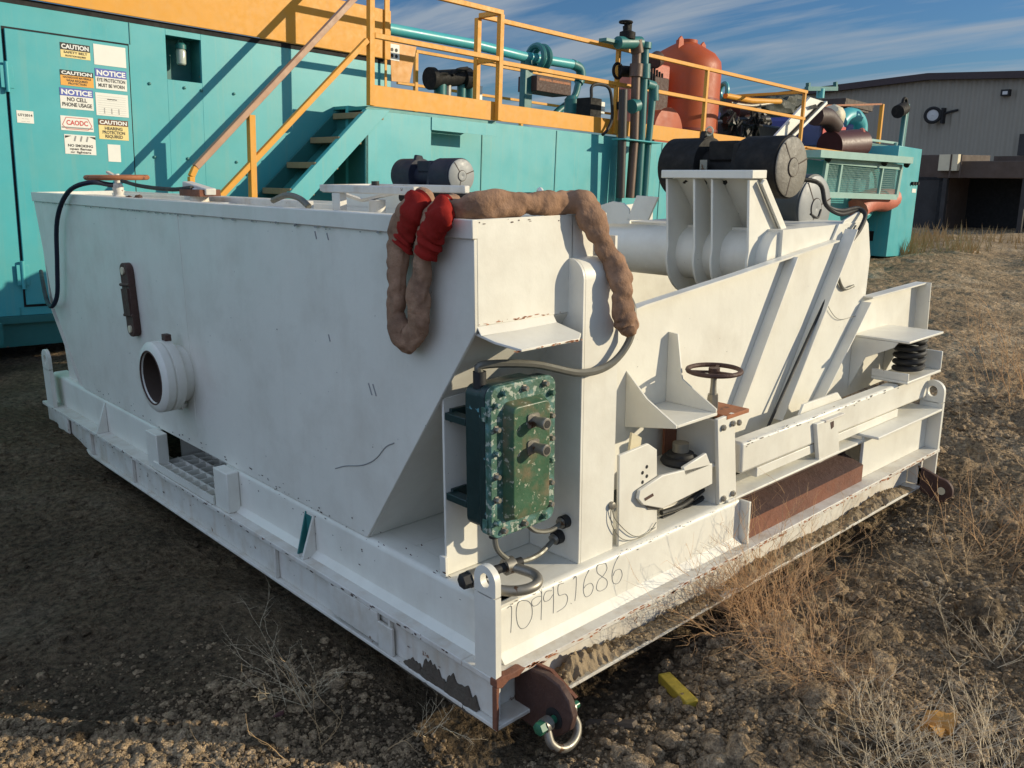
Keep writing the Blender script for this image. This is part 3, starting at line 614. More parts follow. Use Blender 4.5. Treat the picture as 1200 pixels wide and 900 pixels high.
# conduits and cables
def cable(P, r, name, m, parent=None, **k):
    mb = MB(); mb.tube(P, r, 8, 6); return mb.build(name, m, parent)
for ga, gb, gr in (((.300, .19, BZ0+.005), (.300, .19, BZ0-.035), .016), ((.155, .18, BZ0+.005), (.155, .18, BZ0-.03), .016), ((.44, .16, .50), (.4655, .16, .50), .022), ((.44, .19, .435), (.4655, .19, .435), .024), ((.12, .2, BZ1-.02), (.12, .2, BZ1+.03), .02)): nip = MB(); nip.cyl(ga, gb, gr); nip.build('gland', RUBBER, shk)
cable([(.300, .18, BZ0-.03), (.33, .17, .50), (.39, .165, .485), (.447, .16, .50)], .0082, 'conduit', CONDUIT, shk)
cable([(.155, .18, BZ0-.02), (.165, .17, .48), (.24, .17, .42), (.35, .18, .405), (.444, .19, .435)], .0088, 'conduit', CONDUIT, shk)
q = MB(); q.cyl((.432, .16, .498), (.442, .16, .50), .018); q.build('coupling', STEEL, shk); q = MB(); q.cyl((.43, .19, .43), (.441, .19, .435), .019); q.build('coupling', STEEL, shk)
cable([(.12, .2, BZ1+.02), (.125, .19, BZ1+.05), at(625, 427, 'y', .13), at(680, 437, 'y', .09), at(715, 427, 'y', .075), at(737, 400, 'y', .07), at(742, 370, 'y', .08), at(738, 352, 'y', .12), at(725, 335, 'y', .3)], .0125, 'cable', CONDUIT, shk)
# notched front plate beside the column, with drilled holes, hanging wire
b = MB(); P = [at(*p, 'y', .104) for p in ((725, 634), (726, 534), (760, 520), (770, 527), (770, 621))]; P[0].z = P[4].z = .3605
b.prism(P, (0, .012, 0)); pl = b.build('adjuster_plate', WHITE, shk, .002)
b = MB(); b.prism([at(*p, 'y', .16) for p in ((738, 528), (741, 507), (752, 513), (750, 530))], (0, .01, 0)); b.build('tab', CREAM, pl)
q = MB()
for x, y in ((758, 547), (753, 554), (758, 558), (753, 565)): q.lathe(at(x, y, 'y', .1035), (0, -1, 0), [(0, .007), (.0008, .0068), (.001, .001)], 12)
q.build('hole', HOLE, pl)
b = MB(); c0 = at(716, 592, 'y', .1035); b.lathe(c0, (0, -1, 0), [(0, .014), (.012, .013), (.014, .008), (.014, .001)], 12); b.build('wire_bolt', STEEL, shk)
for P in ([(716, 594), (717, 615), (730, 632), (750, 630), (768, 618)], [(717, 596), (722, 610), (742, 628), (760, 624), (769, 612)]): cable([at(*p, 'y', .095) for p in P], .0016, 'wire', CONDUIT, shk)
# arm with rounded nose and channel carrying the rubber mount
b = MB(); P = [at(*p, 'y', .085) for p in ((777, 557), (750, 575), (748, 585), (754, 592), (777, 596), (835, 567), (835, 543))]
b.prism(P, (0, .014, 0)); P = [at(*p, 'y', .085) for p in ((803, 558), (801, 548), (828, 531), (833, 545))]; b.prism(P, (0, .014, 0)); arm = b.build('swing_arm', WHITE, shk, .003)
b = MB(); P = [at(*p, 'y', .099) for p in ((770, 566), (750, 584), (760, 597), (775, 597))]; b.prism(P, (0, .004, 0)); b.build('arm_shadow_plate', STEEL, arm)
b = MB(); b.prism([at(*p, 'y', .0845) for p in ((755, 584), (765, 578), (766, 581), (756, 587))], (0, -.001, 0)); b.build('slot', RUSTD, arm)
cz = at(797, 540, 'y', .20); ZM = cz.z-.01
b = MB(); b.box((cz.x-.17, .10, ZM-.012), (cz.x+.13, .32, ZM)); b.box((cz.x-.17, .31, .3605), (cz.x+.2, .322, ZM-.012)); b.build('mount_table', WHITE, shk, .004)
b = MB(); b.box((1.18, .30, .3605), (1.35, .312, .70)); b.build('rusty_backplate', RUST, shk)
b = MB(); c0 = Vector((cz.x, .20, ZM)); b.lathe(c0, Z, [(0, .07), (.012, .078), (.028, .07), (.034, .055), (.045, .052), (.05, .03), (.05, .001)], 24); b.build('rubber_mount', RUBBER, shk)
b = MB(); b.cyl(c0+Z*.05, c0+Z*.085, .032); b.build('mount_stud', STEEL, shk)
# --- handwheel and jack post
b = MB(); P = [at(*p, 'y', .082) for p in ((841, 492), (861, 484), (863, 583), (843, 592))]; b.prism(P, (0, .016, 0)); b.build('jack_post', WHITE, shk, .002)
b = MB(); b.box((1.255, .10, .3605), (1.27, .30, .70)); b.build('jack_cheek', WHITE, shk, .002)
b = MB(); q = at(851, 484, 'y', .13); b.box((q.x-.07, .08, q.z-.004), (q.x+.085, .24, q.z+.012)); b.build('jack_cap', RORANGE, shk, .002)
for x, y in ((847, 501), (858, 496), (865, 495), (847, 584), (858, 578)):
    b = MB(); b.lathe(at(x, y, 'y', .0815), (0, -1, 0), [(0, .0125), (.009, .0125), (.012, .009), (.012, .001)], 6); b.build('bolt', STEEL, shk)
hx = at(837, 434, 'y', .17); hw = MB(); hw.torus(hx, Z, .102, .0095, 40, 8)
for v in hw.v: 
    pass
wheel = hw.build('handwheel', RUSTD, shk)
b = MB()
for k in range(3):
    a = math.radians(25+120*k); b.bar(hx-Z*.006, hx+Vector((math.cos(a)*.098, math.sin(a)*.098, 0)), .012, .008, Z)
b.cyl(hx-Z*.025, hx+Z*.01, .022); b.build('spoke', RUSTD, wheel)
b = MB(); b.tube([hx-Z*.02+Z*(-.1*i/12) for i in range(13)], lambda t: .013+.0015*math.sin(t*70), 10, 1); b.build('screw', STEEL, wheel)
b = MB(); b.lathe(hx-Z*.22, Z, [(0, .026), (.03, .026), (.1, .024), (.125, .022), (.125, .001)], 6); b.build('screw_nut', STEEL, wheel)
# --- long tube rail on brackets
b = MB(); A0, A1 = at(866, 535, 'y', .115), at(1083, 461, 'y', .115); b.box((A0.x-.01, .095, .445), (A1.x+.02, .165, .578)); b.build('rail_tube', WHITE, shk, .012)
b = MB(); b.box((A0.x+.12, .10, .40), (A1.x-.35, .15, .442)); b.build('rail_foot', WHITE, shk, .003)
b = MB(); b.prism([at(*p, 'y', .075) for p in ((957, 497), (982, 488), (984, 530), (960, 543))], (0, .02, 0)); c_ = b.build('clamp_plate', WHITE, shk, .003)
b = MB(); q = at(971, 488, 'y', .1); b.box((q.x-.08, .07, q.z-.008), (q.x+.10, .20, q.z+.002)); b.build('clamp_top', WORN, c_, .002)
b = MB(); b.prism([at(*p, 'y', .0745) for p in ((973, 495), (977, 493), (977, 500), (974, 503))], (0, -.001, 0)); b.build('slot', RUSTD, c_)
b = MB(); b.prism([at(*p, 'y', .17) for p in ((934, 495), (942, 474), (982, 460), (990, 472))], (0, .012, 0)); b.build('rail_lug', WHITE, shk, .002)
# bundled cables behind the rail
for P in ([(775, 601), (800, 592), (822, 575), (838, 565)], [(775, 608), (802, 598), (825, 582), (840, 568)], [(868, 570), (890, 563), (905, 548), (915, 540)]):
    cable([at(*p, 'y', .16) for p in P], .010, 'cable', RUBBER, shk); cable([at(p[0], p[1]-4, 'y', .19) for p in P], .011, 'cable', WORN, shk)
# --- vibrating basket: side panel
YP = .34
top_ = [(724, 366), (748, 355), (835, 318), (935, 283), (985, 265)]
pp = [at(*p, 'y', YP) for p in ((724, 366), (748, 356), (860, 320), (925, 298), (976, 281), (984, 262), (1012, 347), (1076, 330), (1070, 420), (1066, 450))]
lo = [(3.5, YP, .50), (2.0, YP, .46), (1.0, YP, .44), (.62, YP, .44)]
b = MB(); b.prism(pp+[Vector(p) for p in lo], (0, .012, 0)); b.build('basket_side', WHITE, shk, .002)
b = MB(); P = [at(*p, 'y', YP+.02) for p in ((975, 290), (990, 258), (1010, 246), (1018, 262), (1020, 300), (1013, 360), (960, 420))]; b.prism(P, (0, .012, 0)); b.build('cheek_plate', WHITE, shk, .003)
# top flange of panel
def strip(P, off, th=.008, m=WHITE, nm='flange'):
    mb = MB(); P = [Vector(p) for p in P]; off = Vector(off)
    for a, c in zip(P[:-1], P[1:]):
        d = (c-a).normalized(); nn_ = d.cross(off.normalized())*th; mb.prism([a, a+off, a+off+nn_, a+nn_], c-a)
    return mb.build(nm, m, shk)
strip(pp[0:5], (0, -.035, 0)); strip([pp[6], pp[7]], (0, -.05, 0)); strip([pp[7], pp[9]], (0, -.075, 0))
# diagonal ribs standing off the panel
def rib(p, q, h=.055, nm='rib'):
    a, c = at(*p, 'y', YP), at(*q, 'y', YP); mb = MB(); d = (c-a).normalized(); s_ = Vector((d.z, 0, -d.x))*.008
    mb.prism([a-Y*.001, a-s_-Y*.001, a-s_-Y*h, a-Y*h], c-a); return mb.build(nm, WHITE, shk, .0015)
rib((922, 300), (855, 480), .056); rib((990, 268), (902, 490), .066); rib((1009, 353), (943, 485), .056)
cable([at(*p, 'y', YP-.04) for p in ((1000, 275), (985, 310), (968, 350), (945, 400), (918, 460), (900, 500))], .007, 'cable', RUBBER, shk)
for P in ([(1003, 265), (990, 290), (982, 318), (988, 338), (1000, 335)], ): 
    cable([at(*p, 'y', YP-.012) for p in P], .008, 'conduit', CONDUIT, shk)
cable([at(*p, 'y', YP-.01) for p in ((968, 347), (972, 362), (983, 374), (1000, 371), (1014, 367))], .0016, 'wire', CONDUIT, shk)
# front support: shelf with two gussets
sx0, sx1, sz = .985, 1.235, .735
b = MB(); b.box((sx0, .10, sz-.006), (sx1, YP-.001, sz+.006)); b.build('support_shelf', WHITE, shk, .002)
G = lambda x, zt, kink: [(x, YP-.001, sz+.0065), (x, .102, sz+.0065), (x, .102, sz+.02), (x, YP-.075, sz+.11), (x, YP-.045, zt), (x, YP-.001, zt+.004)]
b = MB(); b.prism(G(sx1-.01, 1.02, 0), (.010, 0, 0)); b.build('gusset', WHITE, shk, .0015)
b = MB(); P = [at(*p, 'x', sx0-.012) for p in ((723, 443), (747, 484), (795, 519), (793, 524))]; b.prism([(sx0-.012, YP-.001, sz+.17), (sx0-.012, .24, sz+.08), (sx0-.012, .10, sz+.006), (sx0-.012, .10, sz-.006), (sx0-.012, YP-.001, sz-.05)], (.010, 0, 0)); b.build('gusset', WHITE, shk, .0015)
# far support with coil spring
gx0 = at(1010, 391, 'y', .34).x
sh = MB(); FZ = .80
b = MB(); b.box((2.80, .045, FZ), (3.22, YP-.001, FZ+.012)); b.build('support_shelf', WHITE, shk, .003)
b = MB(); b.prism([(2.80, YP-.001, FZ-.001), (2.80, .10, FZ-.001), (2.80, .12, FZ-.03), (2.80, .26, FZ-.10), (2.80, YP-.001, FZ-.28)], (.011, 0, 0)); b.build('gusset', WHITE, shk, .002)
b = MB(); b.prism([(3.20, YP-.001, FZ-.001), (3.20, .10, FZ-.001), (3.20, .12, FZ-.03), (3.20, .26, FZ-.10), (3.20, YP-.001, FZ-.28)], (.011, 0, 0)); b.build('gusset', WHITE, shk, .002)
spx, spy = 3.05, .14
b = MB(); T = 5.2; b.tube([Vector((spx+.068*math.cos(a), spy+.068*math.sin(a), .612+.185*a/(T*6.283))) for a in [i*T*6.283/130 for i in range(131)]], .0145, 8, 1); b.build('coil_spring', RUBBER, shk)
b = MB(); b.box((2.84, .05, .585), (3.26, .24, .60)); b.box((2.84, .05, .60), (2.855, .24, .64)); b.box((3.245, .05, .60), (3.26, .24, .70)); b.build('spring_seat', WHITE, shk, .004)
# --- inside: far basket wall, floor, second panels
b = MB(); P = [at(*p, 'y', 1.55) for p in ((690, 312), (812, 322), (812, 360), (690, 360))]; b.prism([(.9, 1.55, .8), (3.3, 1.55, .8), (3.3, 1.55, 1.20), (.9, 1.55, 1.13)], (0, .012, 0)); b.build('basket_side', WHITE, shk)
b = MB(); b.box((.7, .36, .62), (3.4, 1.54, .66)); b.build('screen_deck', HOLE, shk)
b = MB(); b.prism([(1.2, 1.70, .6), (3.3, 1.70, .6), (3.45, 1.70, 1.38), (1.6, 1.70, 1.16), (1.2, 1.70, 1.05)], (0, .012, 0)); b.build('basket_side', WHITE, shk)
# big cross pipe with bridge, fins
PX, PZ, PR = 2.10, 1.245, .13
b = MB(); b.cyl((PX, .372, PZ), (PX, 1.69, PZ), PR, 36); b.build('cross_pipe', WHITE, shk)
b = MB(); tl = lambda x_: pp[2].z+(pp[4].z-pp[2].z)*(x_-pp[2].x)/(pp[4].x-pp[2].x); pz_ = lambda q_: max(q_.z, 1.378); b.prism([(2.06, .3535, 1.379), (2.85, .3535, pz_(pp[4])+.005), (2.85, .3535, 1.30), (2.06, .3535, 1.22)], (0, .9, 0)); b.build('pan', WHITE, shk)
def fin(y, th=.012):
    pts = []
    for i in range(17):
        a = math.radians(165+195*i/16); pts.append((PX+.195*math.cos(a), y, PZ-.01+.195*math.sin(a)))
    pts += [(BX_-.02, y, 1.33), (1.955, y, 1.60), (1.885, y, 1.60)]
    mb = MB(); mb.prism(pts, (0, th, 0)); return mb.build('fin', WHITE, shk, .002)
BX_ = at(925, 274, 'y', .42).x
ys = [at(px, 215, 'x', 1.89).y for px in (783, 815, 836, 879)]
for y in ys: fin(y)
b = MB(); yb0, yb1 = ys[-1]-.02, ys[0]+.03; b.box((1.872, yb0, 1.603), (1.99, yb1, 1.64)); b.build('bridge_plate', WHITE, shk, .004)
b = MB(); b.prism([(1.96, yb0, 1.602), (1.99, yb0, 1.602), (BX_+.02, yb0, 1.31), (BX_-.015, yb0, 1.31)], (0, yb1-yb0, 0)); b.build('motor_plate', WHITE, shk, .004)
b = MB(); b.bar((BX_-.05, yb0-.004, 1.33), (1.95, yb0-.004, 1.59), .025, .012, Y); b.build('brace', WHITE, shk)
for px, py in ((805, 207), (828, 207), (851, 208)):
    q = MB(); q.ball(at(px, py+3, 'x', 1.99), .026, .5); q.build('burn_hole', HOLE, shk)
# upright tabs behind the tank
b = MB(); P = [at(*p, 'x', 2.0) for p in ((735, 258), (746, 229), (771, 231), (759, 258))]; b.prism(P, (.012, 0, 0)); b.build('upright_tab', WHITE, shk)
b = MB(); P = [at(*p, 'x', 2.0) for p in ((690, 246), (705, 240), (718, 236), (730, 238), (737, 245), (738, 262), (690, 262))]; b.prism(P, (.012, 0, 0)); b.build('upright_tab', WHITE, shk)
# --- vibrator motors
def motor(c, r, L, name, mb_body, mcap, ax=-Y, mid=True, upv=Z):
    c = Vector(c); ax = Vector(ax)                      # c = centre of the near cap face
    q = MB(); q.lathe(c-ax*.004, -ax, [(0, r*.93), (.006, r), (L*.32, r), (L*.32+.004, r*.60), (L*.66, r*.60), (L*.66+.004, r), (L-.01, r), (L, r*.94), (L+.001, .001)], 40); body = q.build(name, mb_body, shk)
    q = MB(); q.lathe(c-ax*.004, ax, [(0, r*.95), (.004, r*.95), (.008, r*.90), (.009, r*.30), (.014, r*.28), (.016, r*.10), (.012, .001)], 36); cap = q.build('end_cap', mcap, body)
    q = MB(); u, v = perp(ax)
    for a in (0.3, 2.2, 4.4): d = X*math.cos(a)+Z*math.sin(a); q.bar(c+ax*.0052+d*r*.3, c+ax*.0052+d*r*.93, .006, .002, ax)
    q.torus(c+ax*.0075, ax, r*.29, .003, 24, 5); q.build('cap_seam', GRAYIN, cap)
    q = MB(); m0 = c-ax*(L*.48); q.box(m0+Vector((-r*.65, -L*.12, r*.2)), m0+Vector((r*.5, L*.12, r*.86))); q.build('terminal_box', mb_body, body, .01)
    q = MB(); q.box(m0+Vector((-r*.95, -L*.16, -r*1.0)), m0+Vector((r*.9, L*.16, -r*.7))); q.prism([m0+Vector((-r*1.05, L*.2, -r*.9)), m0+Vector((-r*.3, L*.2, r*1.22)), m0+Vector((r*.15, L*.2, r*1.16)), m0+Vector((r*1.05, L*.2, -r*.9))], (0, .03, 0)); q.prism([m0+Vector((-r*1.05, -L*.15, -r*.9)), m0+Vector((-r*.75, -L*.15, r*.75)), m0+Vector((r*.1, -L*.15, r*1.02)), m0+Vector((r*1.0, -L*.15, -r*.9))], (0, .03, 0)); q.build('motor_bracket', mb_body, body, .006)
    return body, m0
mc = at(928, 196, 'y', .42); mo, m0 = motor(mc, .142, .66, 'vibrator_motor', BLACK, GCAP)
q = MB(); q.box(m0+Vector((-.125, .06, -.02)), m0+Vector((-.118, .10, .035))); q.build('rating_plate', STEEL, mo)
q = MB(); q.torus(m0+Vector((-.03, .12, .17)), X, .02, .005, 16, 6); q.build('lifting_eye', CREAM, mo)
mc2 = at(955, 244, 'y', .62); motor(mc2, .175, .6, 'vibrator_motor', GRAYM, GCAP2)
for s_ in (0, .02):
    cable([mc+Vector((.10, .06, -.05)), at(960, 215, 'y', .45), at(968, 240, 'y', .42), at(985, 247+s_*200, 'y', .40), at(1005, 244+s_*100, 'y', .37), at(1014, 252, 'y', .33), at(1008, 268, 'y', .31), at(998, 282, 'y', .31)], .011, 'motor_cable', RUBBER, shk)
cable([at(962, 246, 'y', .41), at(958, 255, 'y', .40), at(950, 251, 'y', .40)], .006, 'cable_tie', RUBBER, shk)
# far motors
mc3 = at(541, 206, 'x', 2.6); r3_ = (at(541, 185, 'x', 2.6)-mc3).length
motor(mc3, r3_, .70, 'vibrator_motor', BLUEBLK, GCAP2)
b = MB(); b.box(mc3+Vector((-.40, .05, -r3_-.03)), mc3+Vector((.1, .95, -r3_-.005))); b.build('bridge_plate', WHITE, shk)
b = MB()
for y in (.10, .5, .9): b.prism([mc3+Vector((-.39, y, -r3_-.031)), mc3+Vector((.15, y, -r3_-.031)), mc3+Vector((.3, y, -.6)), mc3+Vector((-.5, y, -.6))], (0, .012, 0))
b.build('fin', WHITE, shk)
b = MB(); b.prism([(1.5, 2.6, .6), (4.0, 2.6, .6), (4.0, 2.6, 1.40), (1.6, 2.6, 1.25)], (0, .012, 0)); b.build('basket_side', WHITE, shk)
b = MB(); b.ball(mc3+Vector((.02, -.07, -r3_-.02)), .035, .6); b.box(mc3+Vector((-.05, -.12, -r3_-.06)), mc3+Vector((.1, .04, -r3_-.032))); b.build('cable_gland', RUSTD, shk)
# --- things fixed on the tank top: handwheels, gate lever, rods
wc = at(137, 208, 'x', .26); b = MB(); b.torus(wc, Z, .155, .014, 40, 8); wh = b.build('handwheel', RORANGE, shk)
b = MB()
for k in range(3): a = math.radians(15+120*k); b.bar(wc, wc+Vector((math.cos(a)*.15, math.sin(a)*.15, 0)), .02, .01, Z)
b.build('spoke', RORANGE, wh)
b = MB(); b.cyl((wc.x, wc.y, 1.45), wc+Z*.02, .014); b.lathe((wc.x, wc.y, 1.45), Z, [(0, .05), (.04, .045), (.06, .025), (.1, .03), (.12, .02)], 14); b.bar(wc+Vector((-.03, .05, .03)), wc+Vector((0, -.05, -.01)), .02, .012, Z); b.build('valve_stem', WORN, wh)
g0 = at(232, 214, 'x', .24)
b = MB(); b.lathe((g0.x, g0.y, 1.452), Z, [(0, .07), (.03, .065), (.035, .045), (.08, .04), (.085, .05), (.11, .045), (.115, .001)], 16); b.bar(g0+Vector((0, .12, -.01)), g0+Vector((0, -.13, -.04)), .05, .03, Z); b.build('gate_clamp', WORN, shk, .004)
b = MB(); b.box(g0+Vector((-.05, -.12, -.06)), g0+Vector((.05, .1, -.03))); b.build('gate_clamp', RUST, shk)
gm = at(440, 221, 'x', .33)
b = MB(); b.torus(Vector((.33, .98, 1.578)), Z, .24, .011, 44, 8)
lev0, lev1 = at(382, 220, 'x', .22), at(490, 220, 'x', .22); b = MB(); b.box((.20, lev1.y, lev0.z-.016), (.225, lev0.y, lev0.z+.012)); b.box((.20, lev0.y-.006, lev0.z-.012), (.44, lev0.y+.014, lev0.z+.012)); b.box((.415, lev1.y, lev0.z-.014), (.44, lev0.y, lev0.z+.012)); gl = b.build('gate_frame', WORN, shk, .004)
b = MB(); q0, q1 = at(388, 222, 'x', .28), at(425, 235, 'x', .3); b.bar(q0, q1, .02, .01); b.bar(q1, at(480, 222, 'x', .3), .02, .01); b.build('gate_arm', WORN, gl)
b = MB(); q = at(400, 240, 'x', .22); b.box((.20, q.y-.022, 1.45), (.23, q.y+.03, lev0.z-.017)); b.build('gate_post', WORN, gl, .002); b = MB(); q = at(442, 238, 'x', .3); b.cyl((.3, q.y, 1.45), (.3, q.y, 1.54), .03); b.build('gate_post', WORN, gl, .002)
b = MB(); b.cyl(at(440, 219, 'x', .3)-Z*.01, at(440, 219, 'x', .3)+Z*.02, .014); b.build('gate_knob', RUBBER, gl)
r0, r1 = at(470, 231, 'x', .40), at(637, 231, 'x', .60); b = MB(); b.cyl(r0, r1, .016); b.build('cross_rod', BLACK, shk)
b = MB(); b.torus(at(634, 230, 'x', .60), (1, -.5, .2), .022, .009, 20, 8); b.build('rod_ring', WHITE, shk)
b = MB(); b.box((.24, 2.1, 1.452), (.30, 3.9, 1.50)); b.box((.33, 1.5, 1.452), (.36, 2.7, 1.52)); b.build('gate_guide', WORN, shk, .003)
b = MB(); P = [at(*p, 'x', .5) for p in ((395, 242), (415, 222), (480, 226), (490, 246))]; b.prism(P, (.012, 0, 0)); b.build('baffle', WHITE, shk)
b = MB()
for i in range(16): b.ball((.20+.05*random.random(), 2.9+.6*random.random(), 1.47+.03*random.random()), .02, .8, 0)
tag(b.build('debris', RUSTD, shk), kind='stuff')
cable([at(*p, 'x', .2) for p in ((143, 212), (165, 218), (200, 222), (225, 220))], .010, 'cable', RUBBER, shk)
cable([(at(320, 235, 'x', .2)), at(335, 229, 'x', .2), at(350, 232, 'x', .2), at(362, 242, 'x', .2)], .012, 'cable', CONDUIT, shk)
cable([at(132, 217, 'x', .2), at(105, 214, 'x', .09), at(80, 225, 'x', .04), at(67, 258, 'x', .03), at(67, 310, 'x', .03), at(67, 345, 'x', .03), at(61, 359, 'x', .02), at(55, 352, 'x', .05), at(50, 330, 'x', .12), at(48, 318, 'x', .2)], .013, 'cable', BLUEBLK, shk)
# ================================================================== things lying on the skid
hose = thing('cloth_hose', tuple(at(600, 245, 'y', .2)), 'tan cloth hose with red cuffs, draped over the near corner of the white tank', 'hose')
def hosepath(P, r, name, m, n=26, k=16, flat=.42, seed=0, fdir=(1, 0, 0)):
    mb = MB(); mb.tube(P, lambda t: r*(1+.10*math.sin(t*31+seed)+.10*noise.noise(Vector((t*26, seed, 0)))), n, k)
    fd = Vector(fdir).normalized()
    for q0 in range(0, len(mb.v), n):
        ring = mb.v[q0:q0+n]
        if len(ring) < n: break
        c = sum(ring, Vector())/n
        for j, v in enumerate(ring):
            o_ = v-c; o_ -= fd*o_.dot(fd)*flat; L_ = o_.length
            cr = abs(noise.noise(v*11+Vector((seed*3, 0, 0)))); cr2 = abs(noise.noise(Vector((v.x*8, v.y*16, v.z*20))+Vector((0, seed, 2))))
            k_ = 1.17-.17*(1-min(1, cr*3.2))-.17*(1-min(1, cr2*3))+.06*noise.noise(v*38)
            mb.v[q0+j] = c+o_*k_+noise.noise_vector(v*8)*r*.22
    return mb.build(name, m, hose)
hr = .040
hx_ = .075-hr-.004
hosepath([at(497, 238, 'x', .12), at(481, 246, 'x', .03), at(468, 270, 'x', hx_), at(465, 320, 'x', hx_), at(465, 372, 'x', hx_), at(476, 398, 'x', hx_), at(490, 384, 'x', hx_), at(492, 340, 'x', hx_), at(495, 300, 'x', hx_), at(506, 262, 'x', hx_+.01), at(516, 245, 'x', .055), at(530, 243, 'x', .13)], hr, 'hanging_loop', CLOTH, seed=1)
zt = ZT+.030
hosepath([at(520, 246, 'x', .075), Vector((.13, .21, zt)), Vector((.25, .185, zt+.004)), Vector((.36, .182, zt+.004)), Vector((.45, .175, zt+.004)), Vector((.50, .14, zt)), at(700, 273, 'y', .115), at(716, 305, 'y', .10), at(729, 335, 'y', .060), at(733, 365, 'y', .050), at(735, 380, 'y', .048)], hr*.92, 'draped_length', CLOTH, seed=4, k=16, fdir=(.1, 1, .25), flat=.25)
q = MB(); q.ball(at(736, 380, 'y', .05), hr*.98, .14, 2, (.95, .85, 1.05)); q.build('hose_end', CLOTH, hose)
hosepath([at(494, 240, 'x', .075), at(483, 250, 'x', .022), at(474, 275, 'x', hx_-.004), at(470, 287, 'x', hx_-.004)], hr*1.10, 'red_cuff', REDC, seed=2, k=12)
hosepath([at(519, 243, 'x', .07), at(513, 256, 'x', .02), at(505, 278, 'x', hx_-.004), at(499, 300, 'x', hx_-.004)], hr*1.10, 'red_cuff', REDC, seed=3, k=12)
# shackle on deck
def bow(P0, P1, dirv, R, r, name, loc, label, grp=None, mb_m=STEEL, pinm=STEEL):
    t_ = thing(name, loc, label, 'shackle', grp)
    P0, P1, dirv = Vector(P0), Vector(P1), Vector(dirv).normalized(); c = (P0+P1)/2; a = (P1-P0)/2
    path = [P0]; 
    for i in range(9):
        th = math.pi*i/8; path.append(c+dirv*(R*.9)-a*1.18*math.cos(th)+dirv*(R*math.sin(th)))
    path.append(P1)
    q = MB(); q.tube(path, r, 12, 4); q.lathe(P0-a.normalized()*r*1.0, a, [(0, .001), (0, r*1.7), (r*2, r*1.7), (r*2, .001)], 16); q.lathe(P1-a.normalized()*r*1.0, a, [(0, .001), (0, r*1.7), (r*2, r*1.7), (r*2, .001)], 16); q.build('bow', mb_m, t_)
    q = MB(); q.cyl(P0-a*.5, P1+a*.75, r*.9); q.lathe(P0-a.normalized()*r*1.1, -a, [(0, r*1.6), (r*1.6, r*1.5), (r*1.9, r), (r*1.9, .001)], 6); q.build('pin', pinm, t_)
    return t_
bow((.075, .185, .415), (.205, .165, .42), (.22, -.9, -.12), .075, .0165, 'shackle', (.12, .12, .36), 'grey bow shackle with dark pin lying on the deck behind the near lifting lug', 'shackles of the skid', STEEL, RUBBER)
bow((.10, -.110, .035), (.205, -.105, .035), (.10, -.42, -.9), .05, .0135, 'shackle', (.15, -.14, -.02), 'grey bow shackle with green pin hanging from the rusty towing eye', 'shackles of the skid', STEEL, GREENS)
PINKY = mat('worn_handrail_paint', (.42, .24, .14), .5, var=.4, dirt=(.30, .14, .09), dirt_amt=.5)
YOR = mat('orange_yellow_paint', (.62, .27, .03), .5, var=.3)
DKP = mat('dark_pipe', (.04, .035, .03), .5, var=.4); BRP = mat('brown_pipe', (.13, .085, .06), .5, metal=.3, var=.5)
PINKD = mat('dark_red_band', (.25, .04, .02), .6); GRIME = mat('oily_grime', (.03, .026, .022), .5, var=.6, var_scale=8); TARP = mat('olive_tarp', (.035, .042, .03), .7, var=.5, var_scale=4)
PALETEAL = mat('pale_teal_paint', (.25, .42, .37), .5, var=.3); MAROOND = mat('dark_maroon', (.05, .025, .02), .6, var=.4); STEELP = mat('pale_steel', (.5, .5, .48), .5, var=.2)
# ================================================================== THE YARD BEHIND (plumb frame, D = distance in front of the camera line)
FR[0] = KF
D0, D1, D2 = 7.6, 7.05, 7.35
def kz(py, px, D): return K(px, py, D).z
UX, UZ = Vector((1,0,0)), Vector((0,0,1))
xR = K(458, 100, D0).x; xL = -3.0; zTop = K(300, 42.5, D0).z; zBot = K(40, 405, D0).z
cab = thing('rig_cabin', (0, D0, zBot), 'turquoise steel cabin with a sticker covered door and yellow roof edge', 'cabin')
# wall with recess for the jar lamp
rx0, rx1, rz0, rz1 = K(195, 70, D0).x, K(236, 70, D0).x, K(215, 95, D0).z, K(215, 44, D0).z
w_ = MB()
def wallpart(x0, x1, z0, z1): w_.box((x0, D0, z0), (x1, D0+.03, z1))
wallpart(xL, rx0, zBot+.25, zTop-.06); wallpart(rx0+1e-4, rx1-1e-4, zBot+.25, rz0); wallpart(rx0+1e-4, rx1-1e-4, rz1, zTop-.06); wallpart(rx1, xR, zBot+.25, zTop-.06)
wall = w_.build('wall', TEAL, cab, .002)
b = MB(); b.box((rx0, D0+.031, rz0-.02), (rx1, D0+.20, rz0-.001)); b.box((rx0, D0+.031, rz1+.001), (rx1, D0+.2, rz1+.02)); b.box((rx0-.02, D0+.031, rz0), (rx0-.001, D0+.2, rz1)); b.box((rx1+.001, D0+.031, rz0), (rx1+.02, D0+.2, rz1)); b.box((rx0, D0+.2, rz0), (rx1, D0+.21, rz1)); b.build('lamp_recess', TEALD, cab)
b = MB(); c = K(212, 62, D0+.09); b.lathe(c-UZ*.10, UZ, [(0, .03), (.01, .04), (.11, .042), (.13, .035)], 16); jar = b.build('jar_lamp', GLASS, cab)
b = MB(); b.lathe(c+UZ*.03, UZ, [(0, .045), (.035, .045), (.05, .03), (.05, .001)], 16); b.torus(c+UZ*.09, -Y, .02, .005, 14, 6); b.build('lamp_cap', TEALD, jar)
b = MB(); b.box((xL, D0+.24, zBot+.2), (xR-.031, D0+2.6, zTop-.061)); b.box((xR-.03, D0+.031, zBot+.2), (xR-.001, D0+.239, zTop-.061)); b.build('body', TEALD, cab)
b = MB(); b.box((xL, D0-.0, zTop-.0595), (xR, D0+2.6, zTop-.012)); b.build('roof_gap', HOLE, cab)
